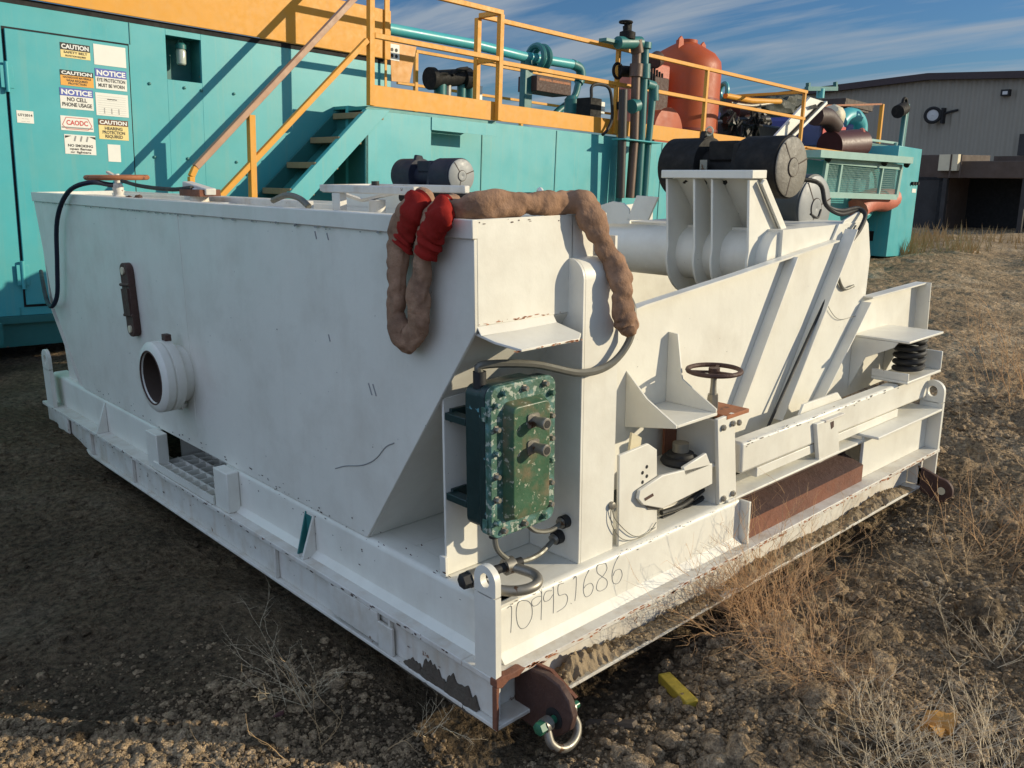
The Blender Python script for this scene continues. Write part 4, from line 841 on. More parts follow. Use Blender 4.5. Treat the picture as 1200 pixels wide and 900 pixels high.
b = MB(); zt2 = K(450, 11.5, D0-.02).z; b.box((xL, D0-.035, zTop-.0115), (xR-.03, D0-.015, zt2)); b.box((xR-.05, D0-.014, zTop-.0115), (xR-.03, D0+2.5, zt2)); b.build('roof_edge', YEL, cab, .004)
b = MB(); b.box((xR-.12, D0-.055, zTop-.02), (xR-.06, D0-.036, zt2+.9)); b.box((xR-.12, D0-.053, zTop-.3), (xR-.09, D0-.045, zTop-.021)); b.build('roof_post', YEL, cab, .003)
b = MB(); b.box((xL, D0-.012, zBot+.19), (xR+.0, D0+.02, zBot+.249)); b.box((xL, D0+.03, zBot), (xR, D0+.15, zBot+.19)); b.build('base_beam', TEALD, cab)
# door step platform
b = MB(); q0 = K(30, 371, D0-.5); b.box((xL, D0-.42, zBot+.23), (1.95, D0-.014, zBot+.25)); b.build('step_plate', GRAYIN, cab)
b = MB(); b.box((xL, D0-.45, zBot+.10), (1.95, D0-.4205, zBot+.26)); b.box((1.95, D0-.45, zBot+.10), (1.98, D0-.013, zBot+.26)); b.build('step_frame', TEALD, cab)
# door
dx0, dx1, dz0, dz1 = K(2, 35, D0-.01).x, K(151, 51, D0-.01).x, K(31, 360, D0-.01).z, K(151, 51.5, D0-.01).z
b = MB(); b.box((dx0, D0-.004, dz0), (dx1, D0-.0005, dz1)); b.build('door_gap', HOLE, cab)
b = MB(); b.box((dx0+.014, D0-.022, dz0+.02), (dx1-.014, D0-.0045, dz1-.016)); door = b.build('door', TEAL, cab, .004)
for z in (K(6, 90, D0).z, K(28, 322, D0).z):
    b = MB(); b.cyl((dx0+.004, D0-.03, z-.11), (dx0+.004, D0-.03, z+.11), .014); b.box((dx0-.04, D0-.028, z-.08), (dx0+.05, D0-.0225, z+.08)); b.build('hinge', TEAL, door, .002)
YD = D0-.0232
def sign(px0, py0, px1, py1, m, lines, head=None, headm=None, name='sign'):
    a, c = K(px0, py0, YD), K(px1, py1, YD); x0, x1, z1, z0 = a.x, c.x, a.z, c.z
    b = MB(); b.box((x0, YD-.0012, z0), (x1, YD, z1)); s = b.build(name, m, door); H = z1-z0; Wd = x1-x0
    if head:
        h = head[1]; b = MB(); b.box((x0, YD-.0020, z1-H*h), (x1, YD-.0013, z1)); b.build('banner', headm, s)
        text(head[0], (x0+Wd*.5, YD-.0026, z1-H*h*.80), UX, UZ, H*h*.86, INKW, s, .035, width=Wd*.92)
    for ln in lines:
        body, v, h, mm = ln[:4]; text(body, (x0+Wd*.5, YD-.0020, z1-H*v), UX, UZ, H*h*1.08, mm, s, .03, width=Wd*(ln[4] if len(ln) > 4 else .8))
    return s
sign(70, 49, 106, 71, SIGNY, [('SAFETY BELT', .70, .2, INK), ('PROTECTION REQUIRED', .92, .15, INK, .7)], ('CAUTION', .48), INK)
sign(70, 81, 110, 103.5, SIGNO, [('HAZARDOUS MATERIALS', .52, .17, INK, .85), ('WEAR REQUIRED', .72, .17, INK, .65), ('PROTECTION', .91, .17, INK, .55)], ('CAUTION', .34), INK)
sign(69.5, 102, 110, 130, SIGNW, [('NO CELL', .62, .24, INK, .6), ('PHONE USAGE', .88, .24, INK, .9)], ('NOTICE', .38), SIGNB)
s_ = sign(70.5, 135, 110, 155, SIGNW, [('CAODC', .60, .42, INKR, .66)])
a, c = K(72.5, 137, YD), K(108, 153, YD); P = [(a.x, c.z+.03), (a.x+.03, a.z), (c.x-.03, a.z), (c.x, c.z+.03), (c.x-.03, c.z), (a.x+.03, c.z)]
b = MB()
for i in range(6): p, q = P[i], P[(i+1) % 6]; b.bar((p[0], YD-.0022, p[1]), (q[0], YD-.0022, q[1]), .004, .001, Y)
b.build('emblem_border', INKR, s_)
b = MB(); b.box((a.x-.006, YD-.0026, c.z+.006), (c.x+.006, YD-.0014, c.z+.016)); b.build('ribbon', INKG, s_)
s_ = sign(75, 157, 113, 182, SIGNW, [('NO SMOKING', .62, .17, INK, .8), ('open flames', .78, .15, INK, .7), ('or lighters', .94, .14, INK, .66)])
b = MB(); a, c = K(76, 158.5, YD), K(112, 167, YD)
for k in range(3): x = a.x+(c.x-a.x)*(.3+.2*k); b.bar((x, YD-.002, c.z), (x+.012, YD-.002, a.z), .012, .001, Y)
b.build('pictogram', INKG, s_)
b = MB(); b.prism([(a.x, YD-.0022, a.z), (a.x+.05, YD-.0022, a.z), (a.x, YD-.0022, (a.z+c.z)/2)], (0, .0008, 0)); b.prism([(c.x, YD-.0022, a.z), (c.x-.05, YD-.0022, a.z), (c.x, YD-.0022, (a.z+c.z)/2)], (0, .0008, 0)); b.build('pictogram', INK, s_)
s_ = sign(109, 51, 148, 80, SIGNW, [])
sign(111, 79.5, 149, 107.5, SIGNW, [('EYE PROTECTION', .63, .22, INK, .9), ('MUST BE WORN', .89, .22, INK, .84)], ('NOTICE', .40), SIGNB)
s_ = sign(111.5, 108, 151, 138, SIGNW, [('~~~', .32, .2, INK, .3)])
b = MB(); a, c = K(114, 112, YD), K(149, 136, YD)
for i in range(9): z = a.z+(c.z-a.z)*i/8; b.box((a.x+(.0 if i > 3 else .0), YD-.0019, z), (c.x-.005, YD-.0013, z+.0012))
for k in range(3):
    for i in range(4): x = a.x+(c.x-a.x)*(.2+.25*k); z = a.z+(c.z-a.z)*(.72+.08*i); b.box((x, YD-.0024, z), (x+.008, YD-.0014, z+.008))
b.build('form_lines', INKG, s_)
sign(115, 139, 151, 165, SIGNY, [('HEARING', .52, .2, INK, .6), ('PROTECTION', .72, .2, INK, .76), ('REQUIRED', .92, .2, INK, .6)], ('CAUTION', .30), mat('brown_sign', (.13, .05, .02), .6))
sign(126, 169, 142, 190, SIGNW, [])
sign(19, 129, 40, 145, SIGNW, [('U712014', .45, .26, INK, .85), ('-- ----', .68, .12, INKG, .4), ('---- ---', .9, .12, INKG, .5)])
# small bolts on wall
for px, py in ((175, 98), (216, 103), (236, 106), (274, 110), (181, 184), (220, 186), (277, 190), (149, 202), (290, 205)):
    b = MB(); b.lathe(K(px, py, D0-.0005), -Y, [(0, .014), (.008, .013), (.012, .006), (.012, .001)], 8); b.build('bolt', TEALD, wall)
b = MB(); x = K(152.5, 60, D0).x; b.box((x, D0-.006, dz1), (x+.006, D0-.0005, zTop-.06)); b.box((K(26, 395, D0).x, D0-.006, zBot+.25), (K(26, 395, D0).x+.005, D0-.0005, dz0)); b.build('weld_seam', TSLOPE, wall)
# ---------------- mud tank: long turquoise body with yellow toe board
tk0 = K(507, 200, D2).x; zD = K(790, 166.5, D2).z
XEND = 17.2
tank = thing('mud_tank', (tk0, D2, zBot), 'long turquoise tank unit with a yellow toe board along its roof deck', 'tank')
zt_ = K(790, 152, D2).z+.0
x_s = K(430, 150, D1).x
b = MB(); xo0, xo1 = K(507, 155, D2).x, K(560, 160, D2).x
b.box((x_s, D2, zBot+.1), (XEND, D2+.05, zD-.02)); b.build('tank_side', TEAL, tank, .003)
b = MB(); b.box((x_s, D1+.02, zBot+.1), (K(507, 140, D1).x-.001, D1+.035, K(500, 132, D1).z-.036)); b.box((K(507, 140, D1).x-.016, D1+.036, zBot+.1), (K(507, 140, D1).x-.001, D2-.001, K(500, 132, D1).z-.036)); b.build('side_panel', TEAL, tank)
b = MB(); b.box((x_s, D2+.55, zBot+.1), (XEND, D2+2.4, zD-.06)); b.build('tank_body', TEALD, tank)
b = MB(); b.box((x_s, D2+.055, zD-.05), (XEND, D2+2.4, zD-.021)); b.build('roof_deck', TSLOPE, tank)
xj = K(583, 130, D1).x
b = MB(); b.box((K(583, 130, D2).x, D2-.02, zD), (XEND, D2-.005, K(790, 150, D2).z)); b.build('toe_board', YEL, tank, .003)
b = MB(); z0, z1 = K(500, 132, D1).z, K(500, 108, D1).z
b.box((K(434.5, 100, D1).x, D1, z0), (xj, D1+.015, z1)); b.build('toe_board', YEL, tank, .003)
b = MB(); b.box((K(430, 125, D1).x, D1+.02, z0-.035), (xj, D2+.0, z0-.002)); b.build('landing', TSLOPE, tank)
b = MB(); b.box((K(507, 140, D1).x, D1+.01, z0-.16), (xj, D1+.018, z0-.036)); b.build('landing_skirt', TEAL, tank)
for px in (651, 700+75, 564): 
    x = K(px, 180, D2).x; b = MB(); b.box((x, D2-.008, zBot+.12), (x+.012, D2-.0005, zD-.03)); b.build('weld_seam', TSLOPE, tank)
# ---------------- staircase
stz = thing('staircase', (K(380, 200, D1).x, D1, zBot), 'turquoise stair stringers with brown treads climbing to the yellow platform', 'stairs')
def sp(px, py, D=D1): return K(px, py, D)
A = [sp(430, 127), sp(457.5, 130)]; 
slope = (sp(343, 222)-sp(430, 127)); slope = slope/slope.x*-1
P = [sp(430, 127.5), sp(457, 129.5)]; L = 2.35
dirn = (sp(343, 222)-sp(430, 127.5)); dirn = dirn/abs(dirn.z); drop = sp(430, 127.5).z-zBot
b = MB(); b.prism([P[0], P[1], P[1]+dirn*drop, P[0]+dirn*drop], (0, .012, 0)); b.prism([P[0]+Vector((0, .0125, 0)), P[0]+Vector((.03, .0125, 0)), P[0]+Vector((.03, .0125, 0))+dirn*drop, P[0]+Vector((0, .0125, 0))+dirn*drop], (0, .05, 0)); b.build('stringer', TEAL, stz, .003)
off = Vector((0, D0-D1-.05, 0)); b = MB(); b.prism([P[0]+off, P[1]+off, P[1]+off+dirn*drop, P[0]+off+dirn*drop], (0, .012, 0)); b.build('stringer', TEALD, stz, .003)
pts = [(427, 131), (398, 161), (371, 191), (343, 221)]
s0 = sp(*pts[0]); s1 = sp(*pts[3]); stp = (s1-s0)/3
for i in range(8):
    p = s0+stp*i
    if p.z < zBot+.1: break
    b = MB(); b.box((p.x-.02, D1+.015, p.z-.055), (p.x+.24, D0-.06, p.z)); b.build('tread', STEP, stz, .004)
b = MB(); q_ = Vector((.16, .03, -.02)); b.prism([P[0]+q_, P[0]+q_+Vector((.03, 0, 0)), P[0]+q_+Vector((.03, 0, 0))+dirn*(drop-.1), P[0]+q_+dirn*(drop-.1)], (0, D0-D1-.1, 0)); b.build('shade_soffit', TEALD, stz)  # added plate under the treads, darkens the stair well
b = MB(); b.box((P[0].x+.0, D1+.02, zBot+.3), (P[0].x+.03, D0-.001, P[0].z-.03)); b.build('shade_panel', TEALD, stz)  # added panel below the landing, casts shadow on the wall behind the stairs
# ---------------- handrails
rl = thing('handrail', (xj, D1, z1), 'yellow square tube handrail along the stairs and the turquoise tank deck', 'handrail')
def rail(p, q, wd=.042, nm='rail', m=YEL): 
    b = MB(); b.bar(p, q, wd*1.15, wd*1.15, Z); return b.build(nm, m, rl, .004)
zr = K(585, 15, D1).z; zm = K(500, 54, D1).z
p430 = K(434, 60, D1)
zrt = K(827, 81, D2).z; zmt = K(825, 118, D2).z
# landing section
rail((p430.x-.01, D1-.03, zr), (xj, D1-.03, zr)); rail((p430.x+.015, D1-.03, zm), (xj-.04, D1-.03, zm))
for px in (434,): 
    rail((K(px, 60, D1).x-.02, D1-.03, z0), (K(px, 60, D1).x-.02, D1-.03, zr-.02), .05, 'post')
rail((xj-.02, D1-.03, z0), (xj-.02, D1-.03, zr-.02), .05, 'post'); rail((xj-.02, D2+.02, z1), (xj-.02, D2+.02, zr-.02), .05, 'post')
rail((xj-.02, D1, zr), (xj-.02, D2-.01, zr)); rail((xj-.02, D1, zm), (xj-.02, D2-.01, zm))
# stair rails
dS = dirn
t0 = K(413, 0, D1-.03); tb = K(229, 196, D1-.03); rail(tb, t0+(t0-tb)*.25, .045, 'rail', PINKY); 
rail(tb, K(224, 207, D1-.03), .04); rail(K(224, 207, D1-.03), K(226, 330, D1-.03), .04, 'post')
rail(K(262, 226, D1-.03)+(K(262, 226, D1-.03)-K(430, 47, D1-.03))*.5, K(430, 47, D1-.03), .042)
rail((K(293, 180, D1).x, D1-.03, K(293, 135, D1).z), (K(293, 180, D1).x, D1-.03, zBot+.5), .05, 'post')
# main section on the tank
xe = K(944, 103, D2).x
rail((xj-.0, D2-.03, zrt), (xe, D2-.03, zrt)); rail((xj, D2-.03, zmt), (xe, D2-.03, zmt))
for px, py in ((720, 110), (824, 120), (939, 130)):
    x = K(px, py, D2).x; rail((x, D2-.03, zD+.01), (x, D2-.03, zrt-.02), .045, 'post')
rail((xe-.02, D2-.0, zrt), (xe-.02, D2+2.2, zrt)); 
# back rail of the deck
far = thing('handrail', (K(500, 100, 9.5).x, 9.5, zD), 'pale yellow handrail on the far edge of the tank deck, seen through the front rails', 'handrail')
DB = 9.4
def frail(p, q, wd=.04, m=YEL, nm='rail'): b = MB(); b.bar(p, q, wd, wd, Z); b.build(nm, m, far, .003)
xa, xb = K(487, 60, DB).x, K(760, 150, DB).x; za, zb = K(560, 73, DB).z, K(560, 116, DB).z
za = K(520, 66, DB).z; zb = K(480, 99, DB).z
frail((xa, DB, za), (xb, DB, za)); frail((xa-.3, DB, zb), (xb, DB, zb), .035)
for px in (487, 612, 728):
    x = K(px, 100, DB).x; frail((x, DB, zb-.4), (x, DB, za-.02), .05, YEL, 'post')
# orange plate with round gauge label at rail start
b = MB(); b.prism([K(*p, 8.2) for p in ((457, 49), (488, 55), (480, 97), (459, 95))], (0, .02, 0)); sp_ = one(b, 'chute_plate', YOR, 'orange flared plate with a small white symbol label behind the stair landing', 'plate', K(470, 70, 8.2))
b = MB(); b.prism([K(*p, 8.198) for p in ((457, 51), (468, 53), (468, 72), (457, 70))], (0, -.002, 0)); lb = b.build('label', SIGNW, sp_)
for px, py in ((459.5, 58), (464.5, 59), (459.5, 65), (464.5, 66)):
    b = MB(); b.lathe(K(px, py, 8.194), -Y, [(0, .02), (.001, .02), (.0012, .001)], 12); b.build('symbol', INK, lb)
# ---------------- machinery on the deck
def pipe(P, r, name, m, parent, k=1, n=12, D=None):
    b = MB(); b.tube([K(p[0], p[1], D if D else p[2]) for p in P], r, n, k); return b.build(name, m, parent)
pl_ = thing('overhead_pipe', K(560, 60, 8.6), 'long teal pipe with a flanged valve and elbow above the deck', 'pipe')
pipe([(452, 33), (560, 53), (612, 66), (674, 76)], .066, 'pipe', TEAL, pl_, D=8.6)
pipe([(670, 75), (679, 80), (681, 90), (678, 97)], .07, 'elbow', TEALD, pl_, 4, D=8.6)
c = K(628, 67, 8.55)
for fo in (0, .12): b = MB(); b.torus(c+X*fo, X, .15, .04, 24, 8); b.build('flange', TEALD, pl_)
b = MB(); b.box(K(616, 68, 8.6)+Vector((-.05, -.05, 0)), K(617, 132, 8.6)+Vector((.05, .05, 0))); b.build('support', TEALD, pl_, .01)
pipe([(678, 97), (672, 115), (652, 132), (647, 140)], .05, 'drain', TEALD, pl_, 4, D=8.6)
for px in (592, 600, 640, 650, 662): 
    pass
bx_ = thing('rusty_guard_box', K(645, 105, 8.5), 'dark rusty box hanging below the teal pipe', 'guard'); b = MB(); a, c = K(626, 88, 8.5), K(666, 113, 8.5); b.box((a.x, 8.45, c.z), (c.x, 8.8, a.z)); b.build('shell', RUSTD, bx_, .01)
b = MB(); b.box((a.x+.05, 8.447, a.z-.06), (c.x-.03, 8.4495, a.z-.03)); b.build('rim', RORANGE, bx_)
# pump with black valve body
pm = thing('valve_assembly', K(535, 100, 8.4), 'black valve block with lever handles on stubby legs between the yellow rails', 'valve')
b = MB(); b.cyl(K(504, 93, 8.4), K(548, 90, 8.4), .10); b.build('body', BLACK, pm)
for fa, fb in ((503, 508), (541, 549)): b = MB(); b.cyl(K(fa, 92, 8.4), K(fb, 92, 8.4), .13); b.build('flange', BLACK, pm)
for px in (516, 524, 541, 551): b = MB(); b.cyl(K(px, 93, 8.4), K(px-.5, 122, 8.4), .055 if px != 516 else .075); b.build('leg', TEALD if px != 524 else STEEL, pm)
b = MB(); b.tube([K(530, 88, 8.3), K(536, 82, 8.3), K(548, 80, 8.3)], .022, 8, 4); b.build('lever', BLACK, pm); b = MB(); b.tube([K(512, 90, 8.3), K(518, 86, 8.3), K(524, 86, 8.3)], .022, 8, 4); b.build('lever', BLACK, pm)
b = MB(); b.box(K(559, 100, 8.4), K(565, 120, 8.4)+Vector((0, .2, 0))); b.build('gauge_panel', SIGNW, pm)
# transfer pump with electric boxes
for (px0, py0, px1, py1, nm, lab, m) in ((661, 112, 677, 138, 'pump_motor', 'teal drum shaped pump motor with a pale domed cap below the rusty box', TEALD),):
    b = MB(); a, c = K((px0+px1)/2, py0, 8.3), K((px0+px1)/2, py1, 8.3); r = abs(K(px1, py0, 8.3).x-K(px0, py0, 8.3).x)/2*.7
    b.lathe(c, Z, [(0, r), ((a-c).z-.05, r), ((a-c).z, r*.6), ((a-c).z, .001)], 20); o_ = one(b, nm, m, lab, 'pump', c)
jb = thing('junction_box', K(696, 128, 7.9), 'charcoal electrical junction box with a white front and a looping cable', 'junction box')
b = MB(); a, c = K(689, 114, 7.9), K(701, 140, 7.9); b.box((a.x, 7.85, c.z), (c.x, 8.1, a.z)); b.build('case', BLACK, jb, .01)
b = MB(); a, c = K(701.5, 119, 7.9), K(706, 134, 7.9); b.box((a.x, 7.86, c.z), (c.x, 8.0, a.z)); b.build('cover', SIGNW, jb, .01)
pipe([(693, 114), (694, 101), (705, 99), (714, 104), (717, 120), (717, 140), (712, 152), (706, 158)], .02, 'cable', RUBBER, jb, 5, 8, D=7.28)
# pipe riser cluster in front of toe board
rs = thing('pipe_risers', K(745, 140, 7.0), 'cluster of brown and teal vertical pipes clamped to the tank side', 'pipes')
DR = 7.1
for P, r, m in (([(730.5, 105), (729, 165), (727, 232)], .055, DKP), ([(746.5, 48), (743, 165), (738, 232)], .058, BRP), ([(756, 52), (751, 165), (747, 232)], .055, TEALD), ([(766, 102), (760, 165), (755, 232)], .045, TEALD)):
    pipe(P, r, 'pipe', m, rs, 1, 12, DR)
pipe([(728, 170), (724.5, 240)], .045, 'pipe', TEALD, rs, 1, 12, DR+.1)
for pa, pb, r in (((756, 50), (755.5, 57), .085), ((755, 75), (754.5, 92), .08), ((766, 100), (766, 118), .065), ((757, 98), (766, 101), .06), ((740, 125), (746, 123), .09)): b = MB(); b.cyl(K(*pa, DR), K(*pb, DR), r); b.build('coupling', TEALD, rs)
for pa, pb, r in (((745, 47), (747, 62), .08), ((746, 75), (745, 90), .085)): b = MB(); b.cyl(K(*pa, DR), K(*pb, DR), r); b.build('coupling', BRP, rs)
b = MB(); b.box(K(725, 162, DR)+Vector((0, -.10, 0)), K(768, 167, DR)+Vector((0, .12, -.02))); b.build('clamp_bar', TEAL, rs, .01)
b = MB(); b.box(K(711, 44, DR), K(729, 52, DR)+Vector((0, .12, 0))); b.cyl(K(724, 50, DR), K(750, 50, DR), .075); b.build('crossover', TEALD, rs)
b = MB(); b.cyl(K(735, 48, DR), K(734, 30, DR), .045); b.lathe(K(735, 46, DR), Z, [(0, .10), (.08, .10), (.1, .05), (.2, .05)], 12); vv = b.build('valve', BLACK, rs)
b = MB(); b.torus(K(733.5, 26, DR), Z, .075, .015, 18, 6); b.cyl(K(734, 30, DR), K(733.5, 25.5, DR), .02); b.bar(K(733.5, 26, DR)-X*.07, K(733.5, 26, DR)+X*.07, .02); b.build('valve_wheel', BLACK, vv)
b = MB(); b.torus(K(724, 83, DR+.2), Y, .09, .02, 20, 6); b.cyl(K(724, 83, DR+.2), K(738, 84, DR+.2), .07); b.cyl(K(722, 124, DR+.2), K(748, 121, DR+.2), .05); b.build('valve', BLACK, rs)
# red frame machine
rm = thing('red_pump_unit', K(765, 110, 8.6), 'faded red pump with ribbed housing standing left of the round vessel', 'pump')
b = MB(); b.cyl(K(736, 84, 8.6), K(735, 146, 8.6), .16); b.build('cylinder', PINK, rm)
b = MB(); a, c = K(762, 72, 8.7), K(781, 150, 8.7); b.box((a.x, 8.7, c.z), (c.x, 9.1, a.z)); b.build('housing', PINK, rm, .03)
b = MB(); b.box((a.x+.02, 8.6, c.z), (c.x-.15, 8.69, c.z+.75)); b.cyl(K(766, 72, 8.6), K(772, 68, 8.6), .12); b.build('gearbox', RUSTD, rm, .02)
b = MB()
for k in range(5): b.cyl(K(764+3*k, 78+2*k, 8.62), K(763+3*k, 140, 8.62), .018)
b.build('guard_rods', BLACK, rm)
# vessel
vs_ = thing('pressure_vessel', K(812, 150, 8.6), 'orange red cylindrical pressure vessel with domed top and lifting ears', 'vessel')
cT = K(812, 100, 8.75); r_ = abs(K(842, 100, 8.75).x-K(782.5, 100, 8.75).x)/2*.80; zt1 = K(812, 49, 8.75).z; zb1 = zD-.1
prof = [(0, .001), (.0, r_)]+[((zt1-zb1)-.42+.0, r_), ((zt1-zb1)-.30, r_*.97), ((zt1-zb1)-.17, r_*.80), ((zt1-zb1)-.06, r_*.48), ((zt1-zb1), .18), ((zt1-zb1)+.05, .18), ((zt1-zb1)+.05, .001)]
b = MB(); b.lathe((cT.x, 8.75+r_*.3, zb1), Z, prof, 44); b.build('shell', REDV, vs_)
b = MB()
for z in (.95, .45): b.lathe((cT.x, 8.75+r_*.3, zb1+z), Z, [(0, r_+.001), (.0, r_+.012), (.04, r_+.012), (.04, r_+.001)], 44)
b.build('weld_band', PINKD, vs_)
for s_, a_ in ((-1, 0), (1, 0)):
    b = MB(); x = cT.x+s_*r_*.55; b.prism([(x-.09, 8.75+r_*.1, zt1-.20), (x+.09, 8.75+r_*.1, zt1-.20), (x+.07, 8.75+r_*.1, zt1+.02), (x, 8.75+r_*.1, zt1+.07), (x-.07, 8.75+r_*.1, zt1+.02)], (0, .03, 0)); b.build('lifting_ear', REDV, vs_, .01)
b = MB(); cM = K(786, 152, 8.3); b.lathe((cM.x, 8.40, cM.z-.05), -Y, [(-.3, .36), (0, .36), (.03, .39), (.06, .39), (.07, .30), (.09, .001)], 32); b.build('manway', REDV, vs_)
# engine clutter between the vessel and the cage
eg = thing('engine', K(880, 130, 8.6), 'dark grimy diesel engine with pipes and hoses behind the tank rails', 'engine')
b = MB(); a, c = K(848, 142, 8.8), K(905, 175, 8.8); b.box((a.x, 8.4, zD-.05), (c.x, 9.3, a.z)); b.build('block', GRIME, eg, .04)
b = MB(); b.cyl(K(850, 141, 8.5), K(900, 140, 8.5), .06); b.cyl(K(862, 128, 8.7), K(882, 131, 8.7), .18); b.build('manifold', GRIME, eg)
b = MB(); b.cyl(K(858, 129, 8.6), K(871, 130, 8.6), .16); b.build('turbo', MAROON, eg)
b = MB()
for i in range(26): 
    p = K(random.uniform(846, 908), random.uniform(128, 150), random.uniform(8.3, 8.8)); b.ball(p, random.uniform(.04, .12), .7, 1)
tag(b.build('fittings', GRIME, eg), kind='stuff')
b = MB()
for i in range(9):
    p = K(random.uniform(846, 905), random.uniform(132, 150), 8.3); b.tube([p, p+Vector((random.uniform(-.3, .4), 0, random.uniform(-.2, .25))), p+Vector((random.uniform(-.2, .6), .1, random.uniform(-.5, -.1)))], .025, 6, 4)
b.build('hose', BLACK, eg)
b = MB(); b.torus(K(848, 107, 8.6), (1, -.6, 0), .13, .04, 20, 8); b.build('pipe_flange', TEAL, eg)
pipe([(850, 112), (880, 118), (905, 119), (914, 119)], .05, 'exhaust_pipe', YEL, eg, 1, 10, D=8.5)
pipe([(856, 121), (880, 124), (905, 121)], .035, 'exhaust_pipe', STEEL, eg, 3, 10, D=8.5)
b = MB(); b.box(K(846, 131, 9), K(852, 140, 9)+Vector((.0, .2, 0))); b.build('grille', PURP, eg)
# heap of dark tarped things
hp = MB(); 
for px, py, r in ((912, 128, .5), (925, 122, .45), (938, 128, .55), (918, 142, .6), (905, 145, .45), (930, 145, .6)): hp.ball(K(px, py, 11.2), r*1.0, .35, 2, (1.5, .6, .6))
one(hp, 'tarped_heap', TARP, 'dark olive tarpaulin heap behind the end of the yellow rail', 'tarpaulin', K(925, 150, 11.2))
# inclined pale conveyor arm with bracket on top
ar = thing('conveyor_arm', K(930, 150, 7.6), 'pale inclined steel arm with slot holes leaning behind the round motor cap', 'arm')
b = MB(); P = [K(*p, 7.5) for p in ((908, 160), (925, 160), (966, 119), (950, 114))]; b.prism(P, (0, .05, 0)); b.build('plate', SIGNW, ar, .006)
b = MB(); b.bar(K(925, 163, 7.45), K(968, 120, 7.45), .05, .05); b.build('edge_bar', SIGNW, ar); b = MB(); b.bar(K(921, 163, 7.47), K(964, 120, 7.47), .05, .03); b.build('dark_strip', BLACK, ar)
b = MB(); b.prism([K(*p, 7.445) for p in ((949, 124), (956, 122), (959, 126), (951, 128))], (0, .002, 0)); b.build('slot', HOLE, ar)
b = MB(); b.bar(K(945, 104, 7.5), K(980, 104, 7.5), .07); b.bar(K(947, 104, 7.5), K(947, 97, 7.5), .06); b.bar(K(979, 104, 7.5), K(979, 96, 7.5), .06); b.build('bracket', TEALD, ar); b = MB(); b.cyl(K(962, 104, 7.5), K(961, 115, 7.5), .07); b.build('pivot', TEAL, ar)
# ---------------- power unit at the right
pu_ = thing('power_unit', K(1040, 300, 7.1), 'turquoise power unit cabinet with a mesh guard, pipes and blue engine', 'power unit')
DU = 7.1
P = [K(*p, DU) for p in ((1057, 171), (1081, 174), (1064, 298), (1038, 301))]
b = MB(); x0, x1, z0_, z1_ = P[3].x, P[1].x, P[3].z, P[0].z; b.box((x0, DU, z0_), (x1, DU+1.6, z1_)); b.build('cabinet', TEAL, pu_, .01)
b = MB(); xa = K(900, 250, DU+.9).x; b.box((K(940, 250, 7.9).x, DU+.75, z0_+.25), (x0-.01, DU+1.55, z0_+1.25)); b.build('lower_body', TEALD, pu_, .02)
b = MB(); b.box((x0-.005, DU+.3, z0_+.3), (x0-.0, DU+.5, z0_+.5)); 
b.build('dark_slot', BLACK, pu_)
for px in (1068, 1071, 1074): b = MB(); b.cyl(K(px, 215, DU), K(px, 215, DU)-Y*.05, .035); b.build('knob', BLACK, pu_)
b = MB(); a, c = K(1069, 221, DU-.003), K(1073, 226, DU-.003); b.box((a.x, DU-.006, c.z), (c.x, DU-.001, a.z)); b.build('label', SIGNW, pu_)
# cage
DC = 6.9
C_ = [K(*p, DC) for p in ((969, 188), (1056, 196), (1050, 231), (963, 228))]
cg = MB()
for p, q in ((0, 1), (1, 2), (3, 2), (0, 3)): cg.bar(C_[p], C_[q], .10, .05, Y)
for t in (.18, .73): cg.bar(C_[0]+(C_[1]-C_[0])*t, C_[3]+(C_[2]-C_[3])*t, .06, .04, Y)
cage = cg.build('guard_frame', PALETEAL, pu_)
cg = MB(); n1, n2 = 64, 15
for i in range(1, n1): t = i/n1; cg.bar(C_[0]+(C_[1]-C_[0])*t+Y*.02, C_[3]+(C_[2]-C_[3])*t+Y*.02, .007, .007, Y)
for i in range(1, n2): t = i/n2; cg.bar(C_[0]+(C_[3]-C_[0])*t+Y*.03, C_[1]+(C_[2]-C_[1])*t+Y*.03, .010, .008, Y)
cg.build('guard_mesh', PALETEAL, pu_)
cg = MB(); a, c = K(940, 178, DC+.1), K(1055, 186, DC+.1); cg.bar(K(945, 180, DC+.05), K(1055, 188, DC+.05), .12, .5, Y); cg.build('top_beam', PALETEAL, pu_)
b = MB(); b.box(K(966, 205, DC+.7), K(1050, 232, DC+.7)+Vector((0, .3, 0))); b.build('shroud', MAROOND, pu_)
b = MB(); c = K(1012, 222, DC+.5); b.torus(c, Y, .5, .12, 28, 8); b.lathe(c, -Y, [(0, .42), (.05, .40), (.06, .001)], 24); b.build('pulley', TEAL, pu_)
for px, py in ((970, 187), (1036, 192), (1062, 194)): b = MB(); b.cyl(K(px, py, DC-.1), K(px+4, py-7, DC-.1), .055); b.build('clamp_handle', BLACK, pu_)
b = MB(); b.tube([K(1004, 246, 7.2), K(1012, 238, 7.2), K(1025, 234, 7.2), K(1036, 235, 7.2), K(1044, 232, 7.2)], .22, 14, 5); b.build('exhaust_elbow', PINK, pu_)
b = MB(); b.box(K(945, 186, 7.4), K(965, 216, 7.4)+Vector((0, .3, 0))); b.build('side_panel', TEALD, pu_, .03)
b = MB(); b.box(K(938, 136, 8.4), K(964, 172, 8.4)+Vector((0, .8, 0))); b.build('blue_housing', BLUE, pu_, .08)
b = MB(); a, c = K(961, 142, 8.0), K(990, 165, 8.0); b.prism([K(*p, 8.0) for p in ((961, 143), (992, 144), (991, 160), (974, 162), (963, 172))], (0, .5, 0)); hb = b.build('pale_housing', PURP, pu_, .04)
text('Cummins' if False else 'DIESEL', K(978, 156, 7.94), UX, Vector((0, 0, 1)), .42, INKR, hb, .04, width=2.0) if False else None
b = MB()
